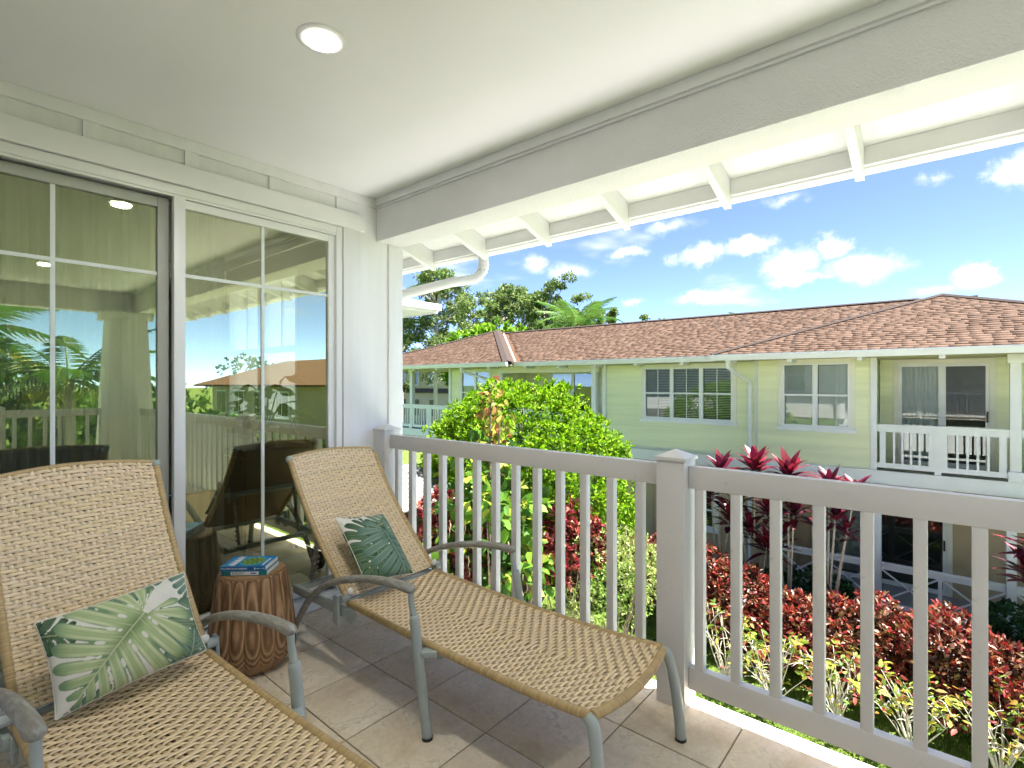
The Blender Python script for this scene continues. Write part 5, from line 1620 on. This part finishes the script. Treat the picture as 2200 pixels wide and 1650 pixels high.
# ------------------------------------------------------------------ trees beyond the green house
def at_px(az_deg, dist): return (dist * math.sin(R(az_deg)), dist * math.cos(R(az_deg)))
def gum_tree(label, az_deg, dist, h, cr, nclump, seed, trunk_r=.22, fill=1.0, group='tall trees behind the green house', pal=None):
    random.seed(seed)
    x, y = at_px(az_deg, dist)
    t = thing('tall_tree', label, 'tree', (x, y, GZ), 0, group)
    m = MB(); tips = []
    top = Vector((random.uniform(-.5, .5), random.uniform(-.5, .5), h * .82))
    tr = smooth_path([(0, 0, 0), (random.uniform(-.3, .3), 0, h * .3), (random.uniform(-.5, .5), 0, h * .6), top], 5)
    m.tube(tr, [trunk_r * (1 - .75 * i / (len(tr) - 1)) for i in range(len(tr))], 8)
    nb = int(nclump)
    for k in range(nb):
        f = random.uniform(.38, 1.0); s = tr[int(f * (len(tr) - 1))]
        a = random.uniform(0, 6.28); out = cr * random.uniform(.25, 1.0) * (1.15 - .55 * abs(f - .62) / .4)
        e = s + Vector((math.cos(a) * out, math.sin(a) * out, h * random.uniform(.04, .2)))
        pth = smooth_path([s, s.lerp(e, .5) + Vector((0, 0, -.2)), e], 3)
        m.tube(pth, [trunk_r * .28 * (1 - .7 * i / 6) for i in range(7)], 5); tips.append(e)
        if random.random() < .6: tips.append(pth[4] + Vector((random.gauss(0, .5), random.gauss(0, .5), random.gauss(.3, .4))))
    m.build('trunk', pale_bark, t, smooth=True)
    P = []; D = []
    for e in tips:
        sc = cr * .20 * random.uniform(.6, 1.25) * fill
        kk = int(150 * fill)
        q = sphere_pts(kk) * np.array([sc, sc, sc * .55]) * rng.uniform(.35, 1.0, (kk, 1)) ** .6 + np.array(e)
        P.append(q); D.append(rng.normal(0, 1, (kk, 3)) + np.array([0, 0, .1]))
    P = np.concatenate(P); D = np.concatenate(D)
    leaves('crown', P, D, rng.uniform(.20, .38, len(P)) * (dist / 45), pick(pal or [(.11, .17, .04), (.15, .22, .06), (.075, .12, .03), (.20, .25, .09)], len(P)), leafm, t, .75, True)
gum_tree('tall open gum tree behind the white downspout', -48.6, 44, 14.6, 3.6, 46, 3, fill=1.05)
gum_tree('slender gum tree at the very edge behind the white eave corner', -52.3, 50, 11.5, 2.4, 22, 4)
gum_tree('thin airy tree behind the bright green canopy', -42.0, 50, 15.0, 3.6, 34, 5, .16, .9)
gum_tree('tall dark tree standing next to the palm', -36.6, 48, 14.6, 3.2, 44, 6)
gum_tree('small airy tree on the far side of the palm', -30.3, 50, 13.0, 2.2, 20, 8, .14, .85)
gum_tree('low flat topped tree showing above the middle of the roof ridge', -25.6, 52, 12.3, 2.8, 22, 9, .15, .9)
gum_tree('sprig of a tree just left of centre above the roof ridge', -20.0, 40, 8.9, .5, 5, 10, .1, 1.0)
gum_tree('leafy tree filling the gap between the gum tree and the palm', -45.4, 55, 14.6, 3.8, 34, 41, .16, .95)
gum_tree('olive tree crown just left of the tall dark tree', -39.3, 56, 15.6, 3.8, 38, 42, .16, .95)
gum_tree('feathery tree crown directly behind the palm', -33.8, 58, 14.6, 3.6, 34, 43, .16, .9)
shrub('broad_tree', 'bright lime green canopy rising behind the shingle roof', 'tree', (*at_px(-42.6, 27), GZ), (*at_px(-42.8, 27), 2.3), (2.7, 2.2, 1.9), 44, 1100, 7, .28, [(.14, .28, .015), (.19, .34, .02), (.10, .22, .015)], nst=10, lobe=.3, darkpal=GRD, r0=.09, foln='crown')
def palm(label, x, y, h, L, nf, seed, group='palms around the houses', lean=(0, 0)):
    random.seed(seed)
    t = thing('palm_tree', label, 'palm', (x, y, GZ), 0, group)
    top = Vector((lean[0], lean[1], h))
    MB().tube(smooth_path([(0, 0, 0), (lean[0] * .3, lean[1] * .3, h * .5), top], 6), [.16 - .004 * i for i in range(13)], 10).build('trunk', pale_bark, t, smooth=True)
    fm = []
    for v, dr in enumerate((.25, .6, 1.0)):
        V = []; F = []
        n = 34; col = []
        pts = []
        for i in range(n + 1):
            u = i / n; pts.append(Vector((0, L * (u - .18 * dr * u * u), L * (.38 * u - (.30 + .62 * dr) * u * u))))
        b = 0; sp_ = MB(); sp_.tube(pts, [.022 * (1 - .85 * i / n) for i in range(n + 1)], 5)
        V += sp_.v; F += [f for f in sp_.f if len(f) == 4]; col += [(.20, .26, .06)] * len(sp_.v)
        for i in range(3, n + 1):
            u = i / n; ll = L * .26 * math.sin(math.pi * min(1, .12 + .88 * u) ** .8) + .05
            for s in (-1, 1):
                p = pts[i]; d = Vector((s * .85, .55, -.25 - .25 * dr + random.uniform(-.12, .12))).normalized()
                e = p + d * ll * random.uniform(.85, 1.1) + Vector((0, 0, -.12 * ll)); sd = Vector((0, .022 * L / 2, .006)); mid = p.lerp(e, .5) + Vector((0, 0, .05 * ll))
                b = len(V); V += [tuple(p - sd * .4), tuple(p + sd * .4), tuple(mid + sd), tuple(mid - sd), tuple(e)]; F += [(b, b + 1, b + 2, b + 3)]; F += [(b + 3, b + 2, b + 4)]
                c = (random.uniform(.05, .09), random.uniform(.12, .18), .025) if dr < .9 else (random.uniform(.22, .34), random.uniform(.25, .32), .04); col += [c] * 5
        F4 = [f for f in F if len(f) == 4]; F3 = [f for f in F if len(f) == 3]
        fm.append(npmesh('frond', V, F4, F3, leafm, np.array(col)))
    for k in range(nf):
        o = link('frond', fm[0 if k < nf * .4 else (1 if k < nf * .8 else 2)], t, top)
        o.rotation_euler = (R(38 - 62 * k / nf + random.uniform(-8, 8)), 0, k * 2.399); o.rotation_mode = 'XYZ'
x, y = at_px(-33.0, 30); palm('coconut palm rising behind the roof ridge', x, y, 7.9, 2.9, 22, 21)
x, y = at_px(-15.2, 27); palm('palm whose fronds just clear the roof ridge', x, y, 7.2, 1.5, 15, 22)
x, y = at_px(-11.8, 28); palm('second palm barely showing over the roof ridge', x, y, 7.1, 1.4, 15, 23)
# garden beyond the end of the porch, seen mirrored in the glass door
palm('palm beyond the end railing mirrored in the screened door', 8.6, 2.4, 4.6, 2.3, 15, 24)
palm('taller palm beyond the end railing mirrored at the picture edge', 9.0, .6, 5.6, 2.4, 15, 25)
random.seed(31)
shrub('garden_tree', 'leafy tree beyond the end railing mirrored at the edge of the door glass', 'tree', (10.5, 1.2, GZ), (10.5, 1.2, .0), (2.0, 2.2, 1.6), 36, 700, 8, .2, [(.14, .26, .03), (.20, .34, .04), (.09, .18, .02)], None, leafm, 9, lobe=.34, darkpal=GRD, r0=.07, foln='crown')
shrub('garden_tree', 'dark leafy tree beyond the end railing mirrored behind the column', 'tree', (11.5, 4.6, GZ), (11.5, 4.6, -.6), (2.2, 2.4, 1.7), 36, 700, 8, .2, [(.07, .15, .02), (.10, .20, .03), (.05, .11, .02)], None, leafm, 9, lobe=.34, darkpal=GRD, r0=.07, foln='crown')
# plant inside the room
ip = thing('potted_plant', 'leafy houseplant with yellowing leaf seen through the glass door', 'plant', (-4.35, 1.97, .8705))
MB().lathe([(.06, 0), (.07, .01), (.09, .14), (.093, .16), (.085, .16), (.08, .14)], 24).build('pot', pmat('clay_pot', (.35, .33, .30), .6, .1, 8), ip, smooth=True)
m = MB(); P = []; D = []
for k in range(11):
    a = random.uniform(0, 6.28); l = random.uniform(-.15, .38); e = Vector((math.cos(a) * .32, math.sin(a) * .22, .2 + l))
    pth = smooth_path([(0, 0, .14), (math.cos(a) * .16, math.sin(a) * .1, .32 + max(0, l) * .6), e], 4); m.tube(pth, .006, 5)
    for q in pth[3:]:
        P.append(q); D.append((math.cos(a + random.gauss(0, 1)), math.sin(a + random.gauss(0, 1)), random.uniform(-.6, .4)))
m.build('stems', pmat('green_stem', (.10, .18, .05), .6), ip)
P = np.array([tuple(p) for p in P]); cc = pick([(.05, .13, .03), (.08, .18, .04)], len(P)); cc[::17] = (.5, .38, .04)
leaves('foliage', P, np.array(D), rng.uniform(.09, .17, len(P)), cc, leafg, ip, 1.1)

random.seed(55)
for k_, (x, y, r, h) in enumerate(((9, 9.5, 1.0, 2.2), (11.5, 10.2, 1.2, 2.6), (14, 9.6, 1.1, 2.4), (37, 18, 3, 6), (16.2, 21, 2.6, 6.5))):
    lb = ['nearest the porch', 'second in the row', 'third by the wall', 'tall beside the roof', 'tall behind the roof edge'][k_]
    shrub('garden_bush', 'green bush mirrored in the door pane, ' + lb, 'shrub', (x, y, GZ), (x, y, GZ + h * .6), (r, r, h * .5), 26, 380, 8, .16 + .02 * r, [(.08, .17, .02), (.12, .22, .03), (.06, .12, .02)], 'mirrored garden bushes', leafm, 8, lobe=.34, darkpal=GRD)
